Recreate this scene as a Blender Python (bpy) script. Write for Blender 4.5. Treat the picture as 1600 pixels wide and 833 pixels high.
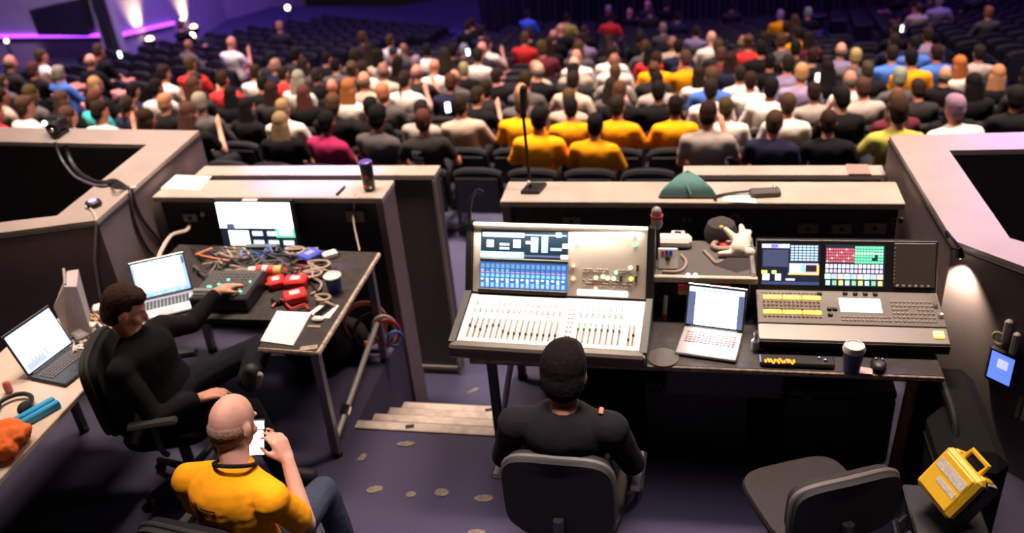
import bpy, bmesh, math, random
import numpy as np
from mathutils import Matrix, Vector, Euler
random.seed(7)
for o in list(bpy.data.objects): bpy.data.objects.remove(o)
scene = bpy.context.scene
COL = scene.collection
# ------------------------------------------------------------------ camera
F_PX, CAM_H = 1404.37, 3.3
PITCH, YAW, ROLL = [math.radians(a) for a in (29.6755, 12.8654, 5.3437)]
def cam_basis():
    f = Vector((-math.sin(YAW)*math.cos(PITCH), math.cos(YAW)*math.cos(PITCH), -math.sin(PITCH)))
    r = Vector((math.cos(YAW), math.sin(YAW), 0)); d = f.cross(r)
    c, s = math.cos(ROLL), math.sin(ROLL)
    return c*r+s*d, -s*r+c*d, f
CR, CD, CF = cam_basis()
camd = bpy.data.cameras.new('camera'); cam = bpy.data.objects.new('camera', camd); COL.objects.link(cam)
camd.sensor_width = 36; camd.sensor_fit = 'HORIZONTAL'; camd.lens = 36*F_PX/1600
camd.clip_start = 0.05; camd.clip_end = 200
m3 = Matrix((CR, -CD, -CF)).transposed()
cam.matrix_world = Matrix.Translation((0, 0, CAM_H)) @ m3.to_4x4()
camd.dof.use_dof = True; camd.dof.focus_distance = 3.5; camd.dof.aperture_fstop = 1.5
scene.camera = cam
def ray(x, y): return CR*((x-800)/F_PX) + CD*((y-416.5)/F_PX) + CF
def at(x, y, z):                      # a point of the place at height z seen in this direction
    d = ray(x, y); t = (z-CAM_H)/d.z; return Vector((0, 0, CAM_H)) + d*t
def project(p):
    q = Vector(p)-Vector((0, 0, CAM_H)); w = q.dot(CF)
    return 800+F_PX*q.dot(CR)/w, 416.5+F_PX*q.dot(CD)/w, w
# ------------------------------------------------------------------ view, world, large lights
vs = scene.view_settings; vs.view_transform = 'Standard'; vs.look = 'None'; vs.exposure = 0.55; vs.gamma = 1; vs.use_curve_mapping = False
w = bpy.data.worlds.new('world'); scene.world = w; w.use_nodes = True
w.node_tree.nodes['Background'].inputs[0].default_value = (0.42, 0.33, 0.42, 1); w.node_tree.nodes['Background'].inputs[1].default_value = 0.007
def light(kind, name, loc, target, energy, color, size=1.0, sy=None, blend=.5, spot=60, spread=None):
    l = bpy.data.lights.new(name, kind); l.energy = energy; l.color = color
    if kind == 'AREA':
        l.size = size
        if sy: l.shape = 'RECTANGLE'; l.size_y = sy
        if spread: l.spread = math.radians(spread)
    elif kind == 'SPOT': l.spot_size = math.radians(spot); l.spot_blend = blend; l.shadow_soft_size = size
    else: l.shadow_soft_size = size
    o = bpy.data.objects.new(name, l); COL.objects.link(o); o.location = loc
    o.rotation_euler = (Vector(target)-Vector(loc)).to_track_quat('-Z', 'Y').to_euler(); return o
WARM = (1, .77, .62); VIOLET = (.30, .13, 1.0)
for hx in (-7.5, -2.2, 3.2): light('AREA', 'house_light', (hx, 8.4, 7.5), (hx, 9.3, -1), 300, WARM, 2, 1.2, spread=80)
for hx in (-9, -3, 3.5): light('AREA', 'house_light', (hx, 12.8, 7.5), (hx, 13.6, -2), 250, (1, .78, .68), 2.5, 1.5, spread=90)
light('AREA', 'house_light', (-8, 17.6, 7.5), (-8, 18.2, -3), 130, (1, .70, .74), 4, 2, spread=90)
light('AREA', 'house_light', (2, 17.6, 7.5), (2, 18.2, -3), 110, (1, .74, .74), 4, 2, spread=90)
light('AREA', 'booth_light', (-2.45, 5.0, 5.2), (-2.45, 4.25, 0), 42, WARM, 1.4, .4, spread=80)
light('AREA', 'booth_light', (.35, 5.0, 5.2), (.35, 4.1, 0), 54, WARM, 1.7, .4, spread=82)
light('AREA', 'booth_light', (-3.35, 3.3, 5.0), (-3.35, 3.1, 0), 3.2, WARM, .3, .3, spread=36)
light('AREA', 'rear_soffit_light', (-.45, 2.1, 5.4), (-.45, 2.2, 0), 19, (1, .82, .84), 2.6, .25, spread=29)
light('AREA', 'booth_light', (-4.0, 5.1, 5.2), (-4.0, 4.95, 0), 20, WARM, .8, .5, spread=64)  # unseen lamp added to brighten the left parapet cap
light('AREA', 'booth_light', (1.75, 5.0, 5.2), (1.7, 4.8, 0), 13, WARM, .6, .5, spread=60)  # extra unseen lamp, put in to lift the right parapet cap
light('AREA', 'violet_wash', (-9, 24, 7), (-13, 27, -3), 1300, VIOLET, 3)
light('AREA', 'violet_wash', (1, 27, 7), (2, 30, -5), 420, VIOLET, 3)
light('AREA', 'violet_wash', (-11, 14, 6), (-16, 19, 0), 800, (.56, .36, 1), 2.5)
light('AREA', 'violet_wash', (8, 22, 7), (4, 24, -4), 800, VIOLET, 3)
light('SPOT', 'violet_spot', (-6, 14, 7), (-2.65, 5.44, .9), 5200, (.5, .2, 1), .15, spot=5.4, blend=.8)
light('SPOT', 'violet_spot', (7, 11, 7), (1.42, 4.02, 1.1), 1500, (.55, .22, 1), .1, spot=4.5, blend=.5)
# ------------------------------------------------------------------ materials
MATS = {}
def mat(name, rgb, rough=.6, metal=0., noise=.0, nscale=30., bump=0., emit=0., spec=.5, coat=0., objcol=False):
    if name in MATS: return MATS[name]
    m = bpy.data.materials.new(name); m.use_nodes = True; nt = m.node_tree; b = nt.nodes['Principled BSDF']
    b.inputs['Roughness'].default_value = rough; b.inputs['Metallic'].default_value = metal
    b.inputs['Specular IOR Level'].default_value = spec; b.inputs['Coat Weight'].default_value = coat
    b.inputs['Base Color'].default_value = (*rgb, 1)
    src = None
    if objcol:
        oi = nt.nodes.new('ShaderNodeObjectInfo'); src = oi.outputs['Color']
    if noise or bump:
        tc = nt.nodes.new('ShaderNodeTexCoord'); n = nt.nodes.new('ShaderNodeTexNoise'); n.inputs['Scale'].default_value = nscale; n.inputs['Detail'].default_value = 4
        nt.links.new(tc.outputs['Object'], n.inputs['Vector'])
        if noise:
            mp = nt.nodes.new('ShaderNodeMapRange'); mp.inputs['From Min'].default_value = .3; mp.inputs['From Max'].default_value = .7
            mp.inputs['To Min'].default_value = 1-noise; mp.inputs['To Max'].default_value = 1+noise
            nt.links.new(n.outputs['Fac'], mp.inputs['Value'])
            mx = nt.nodes.new('ShaderNodeVectorMath'); mx.operation = 'SCALE'
            if src: nt.links.new(src, mx.inputs[0])
            else: mx.inputs[0].default_value = rgb
            nt.links.new(mp.outputs[0], mx.inputs['Scale']); src = mx.outputs[0]
        if bump:
            bp = nt.nodes.new('ShaderNodeBump'); bp.inputs['Strength'].default_value = bump; bp.inputs['Distance'].default_value = .01
            nt.links.new(n.outputs['Fac'], bp.inputs['Height']); nt.links.new(bp.outputs[0], b.inputs['Normal'])
    if src: nt.links.new(src, b.inputs['Base Color'])
    if emit:
        b.inputs['Emission Color'].default_value = (*rgb, 1); b.inputs['Emission Strength'].default_value = emit
    MATS[name] = m; return m
def glow(r, g, b, s): return mat('screen_%d_%d_%d_%d' % (r*99, g*99, b*99, s*10), (r, g, b), .3, emit=s)
BLACK = mat('black_plastic', (.012, .012, .013), .45)
BLACKM = mat('black_metal', (.02, .019, .021), .4, .3)
RUBBER = mat('black_rubber', (.008, .008, .008), .8)
PANELBLK = mat('black_laminate', (.016, .014, .015), .55, noise=.25, nscale=6)
BLKFAB = mat('black_fabric', (.008, .0075, .008), .95, spec=.2, noise=.3, nscale=180, bump=.15)
LAM = mat('counter_laminate', (.46, .385, .335), .36, noise=.10, nscale=5, coat=.15)
CAP = mat('parapet_cap_laminate', (.40, .33, .30), .30, noise=.08, nscale=4, coat=.15)
PAINT = mat('mauve_wall_paint', (.20, .150, .155), .65, noise=.08, nscale=9, bump=.03)
SPECK = mat('grey_speckle_panel', (.095, .085, .082), .7, noise=.18, nscale=60)
TRIMM = mat('pale_edge_trim', (.30, .26, .24), .45)
CARPET = mat('violet_grey_carpet', (.046, .039, .082), .95, noise=.35, nscale=220, bump=.25)
CARPETH = mat('blue_hall_carpet', (.045, .043, .095), .95, noise=.3, nscale=160, bump=.2)
NOSING = mat('worn_stair_nosing', (.42, .35, .30), .5, noise=.22, nscale=14)
ALU = mat('brushed_aluminium', (.55, .52, .50), .35, .8)
STEEL = mat('grey_steel_tube', (.23, .20, .22), .38, .7)
WHITE = mat('white_plastic', (.72, .69, .66), .45)
PAPER = mat('white_paper', (.85, .82, .78), .8, noise=.03, nscale=8)
BEIGE = mat('beige_console_panel', (.50, .43, .37), .45, noise=.03)
DECK = mat('white_fader_deck', (.80, .74, .68), .45)
REDP = mat('red_plastic', (.62, .03, .03), .4)
ORANGE = mat('orange_cloth', (.85, .16, .02), .85, noise=.15, nscale=30, bump=.2)
TEAL = mat('teal_fabric', (.09, .22, .21), .85, noise=.12, nscale=50, bump=.1)
BLUEP = mat('blue_plastic', (.03, .07, .42), .4)
SKYBLUE = mat('sky_blue_plastic', (.02, .32, .62), .4)
YELLOWP = mat('yellow_case_plastic', (.85, .50, .02), .42)
WORNEDGE = mat('worn_plywood_edge', (.36, .28, .22), .7, noise=.5, nscale=40)
DESKTOP = mat('scuffed_black_desktop', (.024, .019, .018), .5, noise=.5, nscale=25, bump=.05)
WOODLT = mat('pale_tabletop_laminate', (.60, .48, .40), .5, noise=.06, nscale=12)
CHROME = mat('chrome', (.7, .68, .66), .2, 1.)
SKIN = mat('skin_tone', (.5, .3, .22), .6, spec=.3, objcol=True, noise=.06, nscale=25)
CLOTH = mat('clothing_fabric', (.5, .5, .5), .95, objcol=True, noise=.10, nscale=14, bump=.3, spec=.15)
HAIR = mat('hair_strands', (.05, .03, .02), .9, objcol=True, noise=.35, nscale=90, bump=.4, spec=.12)
TROUS = mat('dark_trousers', (.010, .011, .015), .95, noise=.2, nscale=60, spec=.15)
SHOE = mat('dark_shoe_leather', (.02, .018, .016), .6)
# ------------------------------------------------------------------ mesh builder
class MB:
    def __init__(s): s.v = []; s.f = []; s.m = []; s.mats = []; s.T = Matrix(); s.k = 0
    def use(s, m):
        if m not in s.mats: s.mats.append(m)
        s.k = s.mats.index(m); return s
    def add(s, vs, fs):
        n = len(s.v); s.v += [tuple(s.T @ Vector(p)) for p in vs]; s.f += [tuple(i+n for i in f) for f in fs]; s.m += [s.k]*len(fs); return s
    def box(s, c, sz, rz=0, bev=0, rx=0, ry=0):
        R = Euler((rx, ry, rz)).to_matrix(); c = Vector(c); h = [x/2 for x in sz]
        if not bev:
            vs = [c+R@Vector((x*h[0], y*h[1], z*h[2])) for z in (-1, 1) for y in (-1, 1) for x in (-1, 1)]
            return s.add(vs, [(0, 2, 3, 1), (4, 5, 7, 6), (0, 1, 5, 4), (2, 6, 7, 3), (0, 4, 6, 2), (1, 3, 7, 5)])
        b = min(bev, min(h)*.98); vs = []; ix = {}
        for sx in (-1, 1):
            for sy in (-1, 1):
                for sz_ in (-1, 1):
                    for a in range(3):
                        p = [h[0]-b, h[1]-b, h[2]-b]; p[a] = h[a]
                        ix[(sx, sy, sz_, a)] = len(vs); vs.append(c+R@Vector((sx*p[0], sy*p[1], sz_*p[2])))
        fs = []
        for a in range(3):
            o1, o2 = [i for i in range(3) if i != a]
            for sg in (-1, 1):
                q = []
                for u, v in ((-1, -1), (1, -1), (1, 1), (-1, 1)):
                    k = [0, 0, 0]; k[a] = sg; k[o1] = u; k[o2] = v; q.append(ix[(*k, a)])
                if (sg > 0) == (a == 1): q = q[::-1]
                fs.append(tuple(q))
            for u in (-1, 1):
                for v in (-1, 1):
                    k1 = [0, 0, 0]; k2 = [0, 0, 0]; k1[a] = -1; k2[a] = 1; k1[o1] = k2[o1] = u; k1[o2] = k2[o2] = v
                    q = [ix[(*k1, o1)], ix[(*k2, o1)], ix[(*k2, o2)], ix[(*k1, o2)]]
                    if (u*v > 0) == (a != 1): q = q[::-1]
                    fs.append(tuple(q))
        for sx in (-1, 1):
            for sy in (-1, 1):
                for sz_ in (-1, 1):
                    q = [ix[(sx, sy, sz_, a)] for a in range(3)]
                    if sx*sy*sz_ < 0: q = q[::-1]
                    fs.append(tuple(q))
        return s.add(vs, fs)
    def cyl(s, p0, p1, r0, r1=None, n=14):
        p0, p1 = Vector(p0), Vector(p1); r1 = r0 if r1 is None else r1
        d = (p1-p0).normalized(); a = d.orthogonal().normalized(); b = d.cross(a)
        vs = [p+(a*math.cos(6.28319*i/n)+b*math.sin(6.28319*i/n))*r for p, r in ((p0, r0), (p1, r1)) for i in range(n)]
        fs = [(i, (i+1) % n, n+(i+1) % n, n+i) for i in range(n)]+[tuple(range(n-1, -1, -1)), tuple(range(n, 2*n))]
        return s.add(vs, fs)
    def tube(s, pts, r, n=6, smooth=3):
        P = [Vector(p) for p in pts]
        if smooth and len(P) > 2:
            Q = []
            for i in range(len(P)-1):
                a, b, c, d = P[max(i-1, 0)], P[i], P[i+1], P[min(i+2, len(P)-1)]
                for k in range(smooth):
                    t = k/smooth; Q.append(.5*((2*b)+(c-a)*t+(2*a-5*b+4*c-d)*t*t+(3*b-a-3*c+d)*t**3))
            P = Q+[P[-1]]
        vs = []; u = None
        for i, p in enumerate(P):
            d = (P[min(i+1, len(P)-1)]-P[max(i-1, 0)]).normalized()
            u = d.orthogonal().normalized() if u is None else (u-d*u.dot(d)).normalized()
            b = d.cross(u); vs += [p+(u*math.cos(6.28319*k/n)+b*math.sin(6.28319*k/n))*r for k in range(n)]
        fs = [(i*n+k, i*n+(k+1) % n, (i+1)*n+(k+1) % n, (i+1)*n+k) for i in range(len(P)-1) for k in range(n)]
        fs += [tuple(range(n-1, -1, -1)), tuple(range((len(P)-1)*n, len(P)*n))]
        return s.add(vs, fs)
    def lathe(s, prof, c=(0, 0, 0), n=20):
        c = Vector(c); vs = [c+Vector((r*math.cos(6.28319*i/n), r*math.sin(6.28319*i/n), z)) for r, z in prof for i in range(n)]
        fs = [(k*n+i, k*n+(i+1) % n, (k+1)*n+(i+1) % n, (k+1)*n+i) for k in range(len(prof)-1) for i in range(n)]
        fs += [tuple(range(n-1, -1, -1)), tuple(range((len(prof)-1)*n, len(prof)*n))]
        return s.add(vs, fs)
    def prism(s, poly, z0, z1):
        n = len(poly); ar = sum(poly[i][0]*poly[(i+1) % n][1]-poly[(i+1) % n][0]*poly[i][1] for i in range(n))
        if ar < 0: poly = poly[::-1]
        vs = [(p[0], p[1], z) for z in (z0, z1) for p in poly]
        return s.add(vs, [tuple(range(n-1, -1, -1)), tuple(range(n, 2*n))]+[(i, (i+1) % n, n+(i+1) % n, n+i) for i in range(n)])
    def ell(s, c, r, R=None, n=12, m=8):
        c = Vector(c); R = R or Matrix.Identity(3); r = (r, r, r) if isinstance(r, (int, float)) else r
        vs = [c+R@Vector((0, 0, -r[2]))]
        for j in range(1, m):
            a = -math.pi/2+math.pi*j/m
            vs += [c+R@Vector((r[0]*math.cos(a)*math.cos(6.28319*i/n), r[1]*math.cos(a)*math.sin(6.28319*i/n), r[2]*math.sin(a))) for i in range(n)]
        vs.append(c+R@Vector((0, 0, r[2]))); L = len(vs)-1
        fs = [(0, 1+(i+1) % n, 1+i) for i in range(n)]
        fs += [(1+j*n+i, 1+j*n+(i+1) % n, 1+(j+1)*n+(i+1) % n, 1+(j+1)*n+i) for j in range(m-2) for i in range(n)]
        fs += [(L, 1+(m-2)*n+i, 1+(m-2)*n+(i+1) % n) for i in range(n)]
        return s.add(vs, fs)
    def cap(s, p0, p1, r0, r1=None, n=12):       # a tapered limb with round ends
        r1 = r0 if r1 is None else r1
        s.ell(p0, r0, n=n); s.ell(p1, r1, n=n)
        if (Vector(p1)-Vector(p0)).length > 1e-4: s.cyl(p0, p1, r0, r1, n)
        return s
    def quad(s, a, b, c, d): return s.add([a, b, c, d], [(0, 1, 2, 3)])
    def mesh(s, name, smooth=True, ang=35):
        me = bpy.data.meshes.new(name); me.from_pydata(s.v, [], s.f)
        for m in s.mats: me.materials.append(m)
        me.polygons.foreach_set('material_index', s.m)
        if smooth:
            me.polygons.foreach_set('use_smooth', [True]*len(s.f)); me.update(); me.set_sharp_from_angle(angle=math.radians(ang))
        me.update(); return me
    def build(s, name, parent=None, smooth=True, label=None):
        return link(name, s.mesh(name, smooth), parent, label)
def link(name, me, parent=None, label=None):
    o = bpy.data.objects.new(name, me); COL.objects.link(o)
    if parent: o.parent = parent
    if label: o['label'] = label
    return o
def tag(o, label, cat, group=None):
    o['label'] = label; o['category'] = cat
    if group: o['group'] = group
    return o
def thing(name, label, cat, loc=(0, 0, 0), rz=0, group=None):
    o = bpy.data.objects.new(name, None); COL.objects.link(o); o.location = loc; o.rotation_euler = (0, 0, rz); o.empty_display_size = .05
    return tag(o, label, cat, group)
def struct(o, label=None):
    o['kind'] = 'structure'
    if label: o['label'] = label
    return o
def new(m): return MB().use(m)
def frame(o, ux, uy):                # matrix: x along ux, y along uy, z off the surface
    ux = Vector(ux).normalized(); n = ux.cross(Vector(uy)).normalized(); uy = n.cross(ux)
    M = Matrix((ux, uy, n)).transposed().to_4x4(); M.translation = Vector(o); return M
def recentre(o):                     # moves a mesh object's origin to the base of its own geometry
    me = o.data; vs = np.empty(len(me.vertices)*3); me.vertices.foreach_get('co', vs); vs = vs.reshape(-1, 3)
    c = (vs.min(0)+vs.max(0))/2; c[2] = vs[:, 2].min(); me.vertices.foreach_set('co', (vs-c).ravel()); o.location = Vector(o.location)+Vector(c); me.update(); return o
def one(name, mb, label, cat, group=None, smooth=True): return tag(recentre(mb.build(name, None, smooth)), label, cat, group)
def nw(m, root):                     # builder that takes world coordinates for a part of root
    b = MB().use(m); b.T = Matrix.Translation(-Vector(root.location)); return b
def xy(x, y, z): p = at(x, y, z); return (p.x, p.y)
# ================================================================== SETTING
FZ = -.76                                                     # aisle level
C0 = Vector((-.5, 50.)); R0, SLOPE, PITCHR, BACK = 41.8, .194, .95, .85
def rowz(r): return -.24-BACK-SLOPE*(R0-r)                    # raked floor height
# booth platform with a notch for the stairs
b = new(CARPET); b.prism([(-5.2, .6), (3.2, .6), (3.2, 4.74), (-1.04, 4.74), (-1.04, 3.82), (-1.88, 3.82), (-1.88, 4.74), (-5.2, 4.74)], FZ, 0)
struct(b.build('floor', smooth=False), 'violet-grey carpeted booth platform')
# stairs: four treads, each with its own worn nosing
st = struct(thing('stairs', 'carpeted steps down to the aisle with worn pale nosings', 'stairs', (-1.46, 3.8, FZ))); del st['category']
for i in range(4):
    y0, z = 3.82+.245*i, -.15*i
    if i: t = nw(CARPETH, st); t.box((-1.46, y0-.12, (z+FZ)/2-.001), (.83, .245, z-FZ)); t.build('tread', st, False)
    n = nw(NOSING, st); n.box((-1.46, y0-.03, z+.006), (.83, .068, .012), bev=.004); n.box((-1.46, y0+.006, z-.02), (.83, .010, .052), bev=.003)
    nn = n.build('nosing', st)
    if i in (0, 3):
        k = nw(RUBBER, st); k.box((-1.55+.1*i, y0-.03, z+.0128), (.05+.02*i, .03, .003), rz=.3); ko = k.build('worn_patch', nn)
# tape marks and stains on the carpet
TAPE = mat('old_gaffer_tape', (.17, .13, .10), .8, noise=.35, nscale=60)
for (x, y, a, l, wd) in ((585, 765, .4, .10, .05), (642, 773, .1, .06, .045), (690, 770, .0, .08, .06), (757, 779, .1, .11, .05), (633, 694, .15, .12, .04), (566, 715, 1.2, .07, .04), (740, 610, .7, .10, .03), (745, 832, .1, .1, .04), (980, 765, .9, .1, .08)):
    z = .002 if y > 640 else FZ+.03
    p = at(x, y, z if y > 640 else FZ+.0)
    t = new(TAPE); ang = [(math.cos(q)*l*(.42+.12*random.random()), math.sin(q)*wd*(.42+.15*random.random())) for q in [k*6.283/9 for k in range(9)]]
    t.T = Matrix.Translation((p.x, p.y, 0)) @ Matrix.Rotation(a, 4, 'Z'); t.prism(ang, p.z-.004, p.z+.003)
    if y > 640: one('tape_mark', t, 'torn tape residue stuck on the carpet %s' % {585: 'nearest the left office desk', 642: 'second from the left, below the steps', 690: 'third from the left, below the steps', 757: 'just left of the swivel chair', 633: 'close below the stair nosings', 566: 'left of the stair nosings', 745: 'at the lower picture edge by the swivel chair', 980: 'right of the swivel chair'}[x], 'tape')
    else: one('tape_mark', t, 'torn tape residue on the aisle carpet above the steps', 'tape')
# aisle floor and raked hall floor
b = new(CARPETH); b.prism([(-14, 4.74), (-14, 7), (10, 7), (10, 4.74)], FZ-.2, FZ); struct(b.build('floor.001', smooth=False), 'blue carpeted aisle behind the last row')
b = new(CARPETH); A = [math.radians(a) for a in np.linspace(-46, 40, 44)]; RR = list(np.linspace(43.5, 10, 30)); vs = []
for r in RR:
    for a in A: vs.append((C0.x+r*math.sin(a), C0.y-r*math.cos(a), max(rowz(r), -6.0)))
nA = len(A); b.add(vs, [(i*nA+k, i*nA+k+1, (i+1)*nA+k+1, (i+1)*nA+k) for i in range(len(RR)-1) for k in range(nA-1)]); struct(b.build('floor.002'), 'raked blue hall carpet')
# --- parapets (low booth walls with laminate caps)
def seg(b, p, q, t, z0, z1, side=1):                          # wall run p->q, thickness t to the left of it
    p, q = Vector(p), Vector(q); d = (q-p).normalized(); n = Vector((-d.y, d.x))*t*side
    b.prism([tuple(p), tuple(q), tuple(q+n), tuple(p+n)], z0, z1)
ZP = 1.12
LA, LB, LBi, LFi = xy(151, 344, ZP), xy(311, 204, ZP), xy(229, 226, ZP), xy(89, 337, ZP)
LC, LCi = xy(-120, 197, ZP), xy(-120, 219, ZP); LN, LNi = xy(-200, 390, ZP), xy(-200, 371, ZP)
b = new(PAINT); t = .012
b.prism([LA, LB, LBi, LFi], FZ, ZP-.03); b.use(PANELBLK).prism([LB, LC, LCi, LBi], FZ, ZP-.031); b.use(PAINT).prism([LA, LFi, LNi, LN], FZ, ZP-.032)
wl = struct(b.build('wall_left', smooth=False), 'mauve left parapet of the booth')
b = new(CAP); b.prism([LA, LB, LC, LCi, LBi, LFi, LNi, LN], ZP-.03, ZP); b.build('cap', wl, False)
b = new(RUBBER); pp = [Vector(p) for p in (LN, LA, LB)]
b.tube([(p.x+.004, p.y-.004, ZP-.034) for p in pp], .008, smooth=0); b.build('shadow_gap_strip', wl)
RA, RB, RBi, RFi = xy(1490, 376, ZP), xy(1390, 212, ZP), xy(1483, 235, ZP), xy(1578, 372, ZP)
RC, RCi = xy(1720, 203, ZP), xy(1720, 231, ZP); RN, RNi = xy(1760, 476, ZP), xy(1760, 425, ZP)
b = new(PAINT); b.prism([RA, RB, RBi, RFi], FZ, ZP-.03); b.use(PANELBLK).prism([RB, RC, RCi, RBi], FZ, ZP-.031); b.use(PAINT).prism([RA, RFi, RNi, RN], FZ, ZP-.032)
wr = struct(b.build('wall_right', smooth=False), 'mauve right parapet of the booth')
b = new(CAP); b.prism([RA, RB, RC, RCi, RBi, RFi, RNi, RN], ZP-.03, ZP); b.build('cap', wr, False)
b = new(RUBBER); b.tube([(p[0], p[1]-.004, ZP-.034) for p in (RN, RA, RB)], .008, smooth=0); b.build('shadow_gap_strip', wr)
# black pits behind the parapets
b = new(PANELBLK); b.prism([LFi, LNi, (LCi[0]-1, LCi[1]), LCi, LBi], FZ-.05, -.3); struct(b.build('floor.003', smooth=False), 'dark pit floor behind left parapet')
b = new(PANELBLK); b.prism([RFi, RNi, (RCi[0]+.5, RNi[1]), RCi, RBi], FZ-.05, -.3); struct(b.build('floor.004', smooth=False), 'dark pit floor behind right parapet')
# --- half-height back panels with caps
def half_wall(name, x0, x1, y0, y1, z, label):
    r = struct(thing(name, label, 'panel', ((x0+x1)/2, y0, FZ))); del r['category']
    b = nw(SPECK, r); b.box(((x0+x1)/2, (y0+y1)/2, (FZ+z-.04)/2), (x1-x0-.02, y1-y0-.03, z-.04-FZ)); b.build('panel', r, False)
    b = nw(LAM, r); b.box(((x0+x1)/2, (y0+y1)/2, z-.02), (x1-x0, y1-y0, .04), bev=.004); b.build('cap', r)
    b = nw(TRIMM, r); b.box((x1-.012, y0+.008, (FZ+z)/2-.02), (.024, .02, z-FZ-.04), bev=.003); b.build('edge_trim', r)
    b = nw(TRIMM, r); b.box(((x0+x1)/2, y0+.005, FZ+.06), (x1-x0, .014, .03), bev=.003); b.build('bottom_rail', r)
half_wall('wall_back_left', -3.44, -1.68, 5.30, 5.46, .9, 'grey speckled half wall with laminate cap beyond left counter')
half_wall('wall_back_right', -.05, 1.16, 5.30, 5.44, .9, 'half wall with laminate cap beyond right counter')
STONE = mat('taped_cap_patch', (.33, .22, .19), .6)
b = new(STONE); p = at(1327, 271, .9); q = at(1359, 271, .9); b.box(((p.x+q.x)/2, 5.372, .902), (.13, .145, .005)); one('tape_strip', b, 'brown tape strip across the cap of the right half wall', 'tape')
# --- side wall, curtain
HALLW = mat('hall_wall_paint', (.30, .26, .29), .75, noise=.1, nscale=2)
W0, W1, W2, W3 = at(-150, 84, -2.2), at(188, 92, -2.2), at(352, 20, -4.0), at(420, -25, -4.4)
def wallpiece(name, p, q, z0, z1, t, label):
    b = new(HALLW); seg(b, p.xy, q.xy, t, z0, z1); return struct(b.build(name, smooth=False), label)
wallpiece('wall_side', W0, W1, -4, 5, .3, 'hall side wall'); wallpiece('wall_side.001', W1, W2, -6, 5, .3, 'hall side wall with uplights'); 
W2b = at(352, 20, -4.0); wallpiece('wall_side.002', W2b, at(470, -30, -4.6), -7, 5, .3, 'violet-lit hall wall')
CURT = mat('dark_stage_drape', (.010, .008, .011), .95, noise=.2, nscale=8)
cu = struct(thing('stage_curtain', 'dark pleated drape in front of the stage', 'curtain', (0, 29, -6))); cu['category'] = 'curtain'; del cu['kind']
b = nw(CURT, cu); n = 460; vs = []
for i in range(n+1):
    a = math.radians(-21+44*i/n); r = 19.6+.12*math.sin(i*1.05)+.05*math.sin(i*.37)
    for z in (-6.1, -1.5, 1.5): vs.append((C0.x+r*math.sin(a), C0.y-r*math.cos(a), z))
b.add(vs, [(i*3+k, i*3+3+k, i*3+4+k, i*3+1+k) for i in range(n) for k in range(2)]); b.build('drape', cu)
b = nw(BLACKM, cu); b.tube([(C0.x+19.6*math.sin(math.radians(-21+44*i/20)), C0.y-19.6*math.cos(math.radians(-21+44*i/20)), 1.5) for i in range(21)], .05, smooth=0); b.build('top_rail', cu)
# side wall fittings: LED cove, dark column, twin display, uplights, globes
d = (W1-W0).normalized(); nrm = Vector((d.y, -d.x, 0)); nrm = nrm if nrm.dot(Vector((0, 0, 0))-W0) > 0 else -nrm
d2 = (W2-W1).normalized(); d2.z = 0; d2.normalize(); nrm2 = Vector((d2.y, -d2.x, 0)); nrm2 = nrm2 if nrm2.dot(Vector((0, 0, 0))-W1) > 0 else -nrm2
def onwall(x, y, P, n): r = ray(x, y); o = Vector((0, 0, CAM_H)); t = (P-o).dot(n)/r.dot(n); return o+r*t
n1 = Vector((nrm.x, nrm.y, 0)).normalized()
ledm = glow(.36, .05, 1, 2.6)
for k, (a, c, P, n) in enumerate((((-40, 56), (176, 54), W0, n1), ((188, 54), (268, 36), W1, nrm2))):
    p, q = onwall(*a, P, n)+n*.06, onwall(*c, P, n)+n*.06
    r = thing('light_cove', ('violet LED strip along the side wall under the dark displays', 'violet LED strip rising along the wall by the uplights')[k], 'light strip', p, group='violet LED strips')
    b = nw(ledm, r); b.tube([p, q], .045, smooth=0, n=6); b.build('led_strip', r)
    b = nw(BLACKM, r); b.tube([p-n*.05-Vector((0, 0, .07)), q-n*.05-Vector((0, 0, .07))], .05, smooth=0, n=4); b.build('channel', r)
p, q = onwall(160, -10, W1, n1)+n1*.2, onwall(193, 96, W1, n1)+n1*.2
r = thing('truss_column', 'dark slanting column beside the twin wall displays', 'column', q)
b = nw(BLACKM, r); dd = (p-q).normalized(); b.tube([q-dd*.35, p+dd*1.5], .15, n=4, smooth=0); b.build('shaft', r); b = nw(BLACK, r); b.box(tuple(q-dd*.3), (.4, .4, .12), bev=.03); b.build('collar', r)
r = thing('wall_display', 'pair of dark displays hung on the side wall', 'display', onwall(116, 46, W0, n1)+n1*.5)
for k, (cc) in enumerate((((70, 8), (104, 0), (116, 46), (84, 46)), ((105, 0), (150, -10), (160, 47), (117, 46)))):
    P = [onwall(x, y, W0, n1)+n1*.5 for x, y in cc]; b = nw(BLACK, r); b.add(P+[v-n1*.25 for v in P], [(0, 1, 2, 3), (7, 6, 5, 4), (0, 4, 5, 1), (1, 5, 6, 2), (2, 6, 7, 3), (3, 7, 4, 0)]); s_ = b.build('display_panel', r, False)
    b = nw(mat('dark_display_glass', (.015, .012, .02), .15), r); cen = sum(P, Vector())/4; b.quad(*[cen+(v-cen)*.93+n1*.01 for v in P]); b.build('glass', s_, False)
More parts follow.
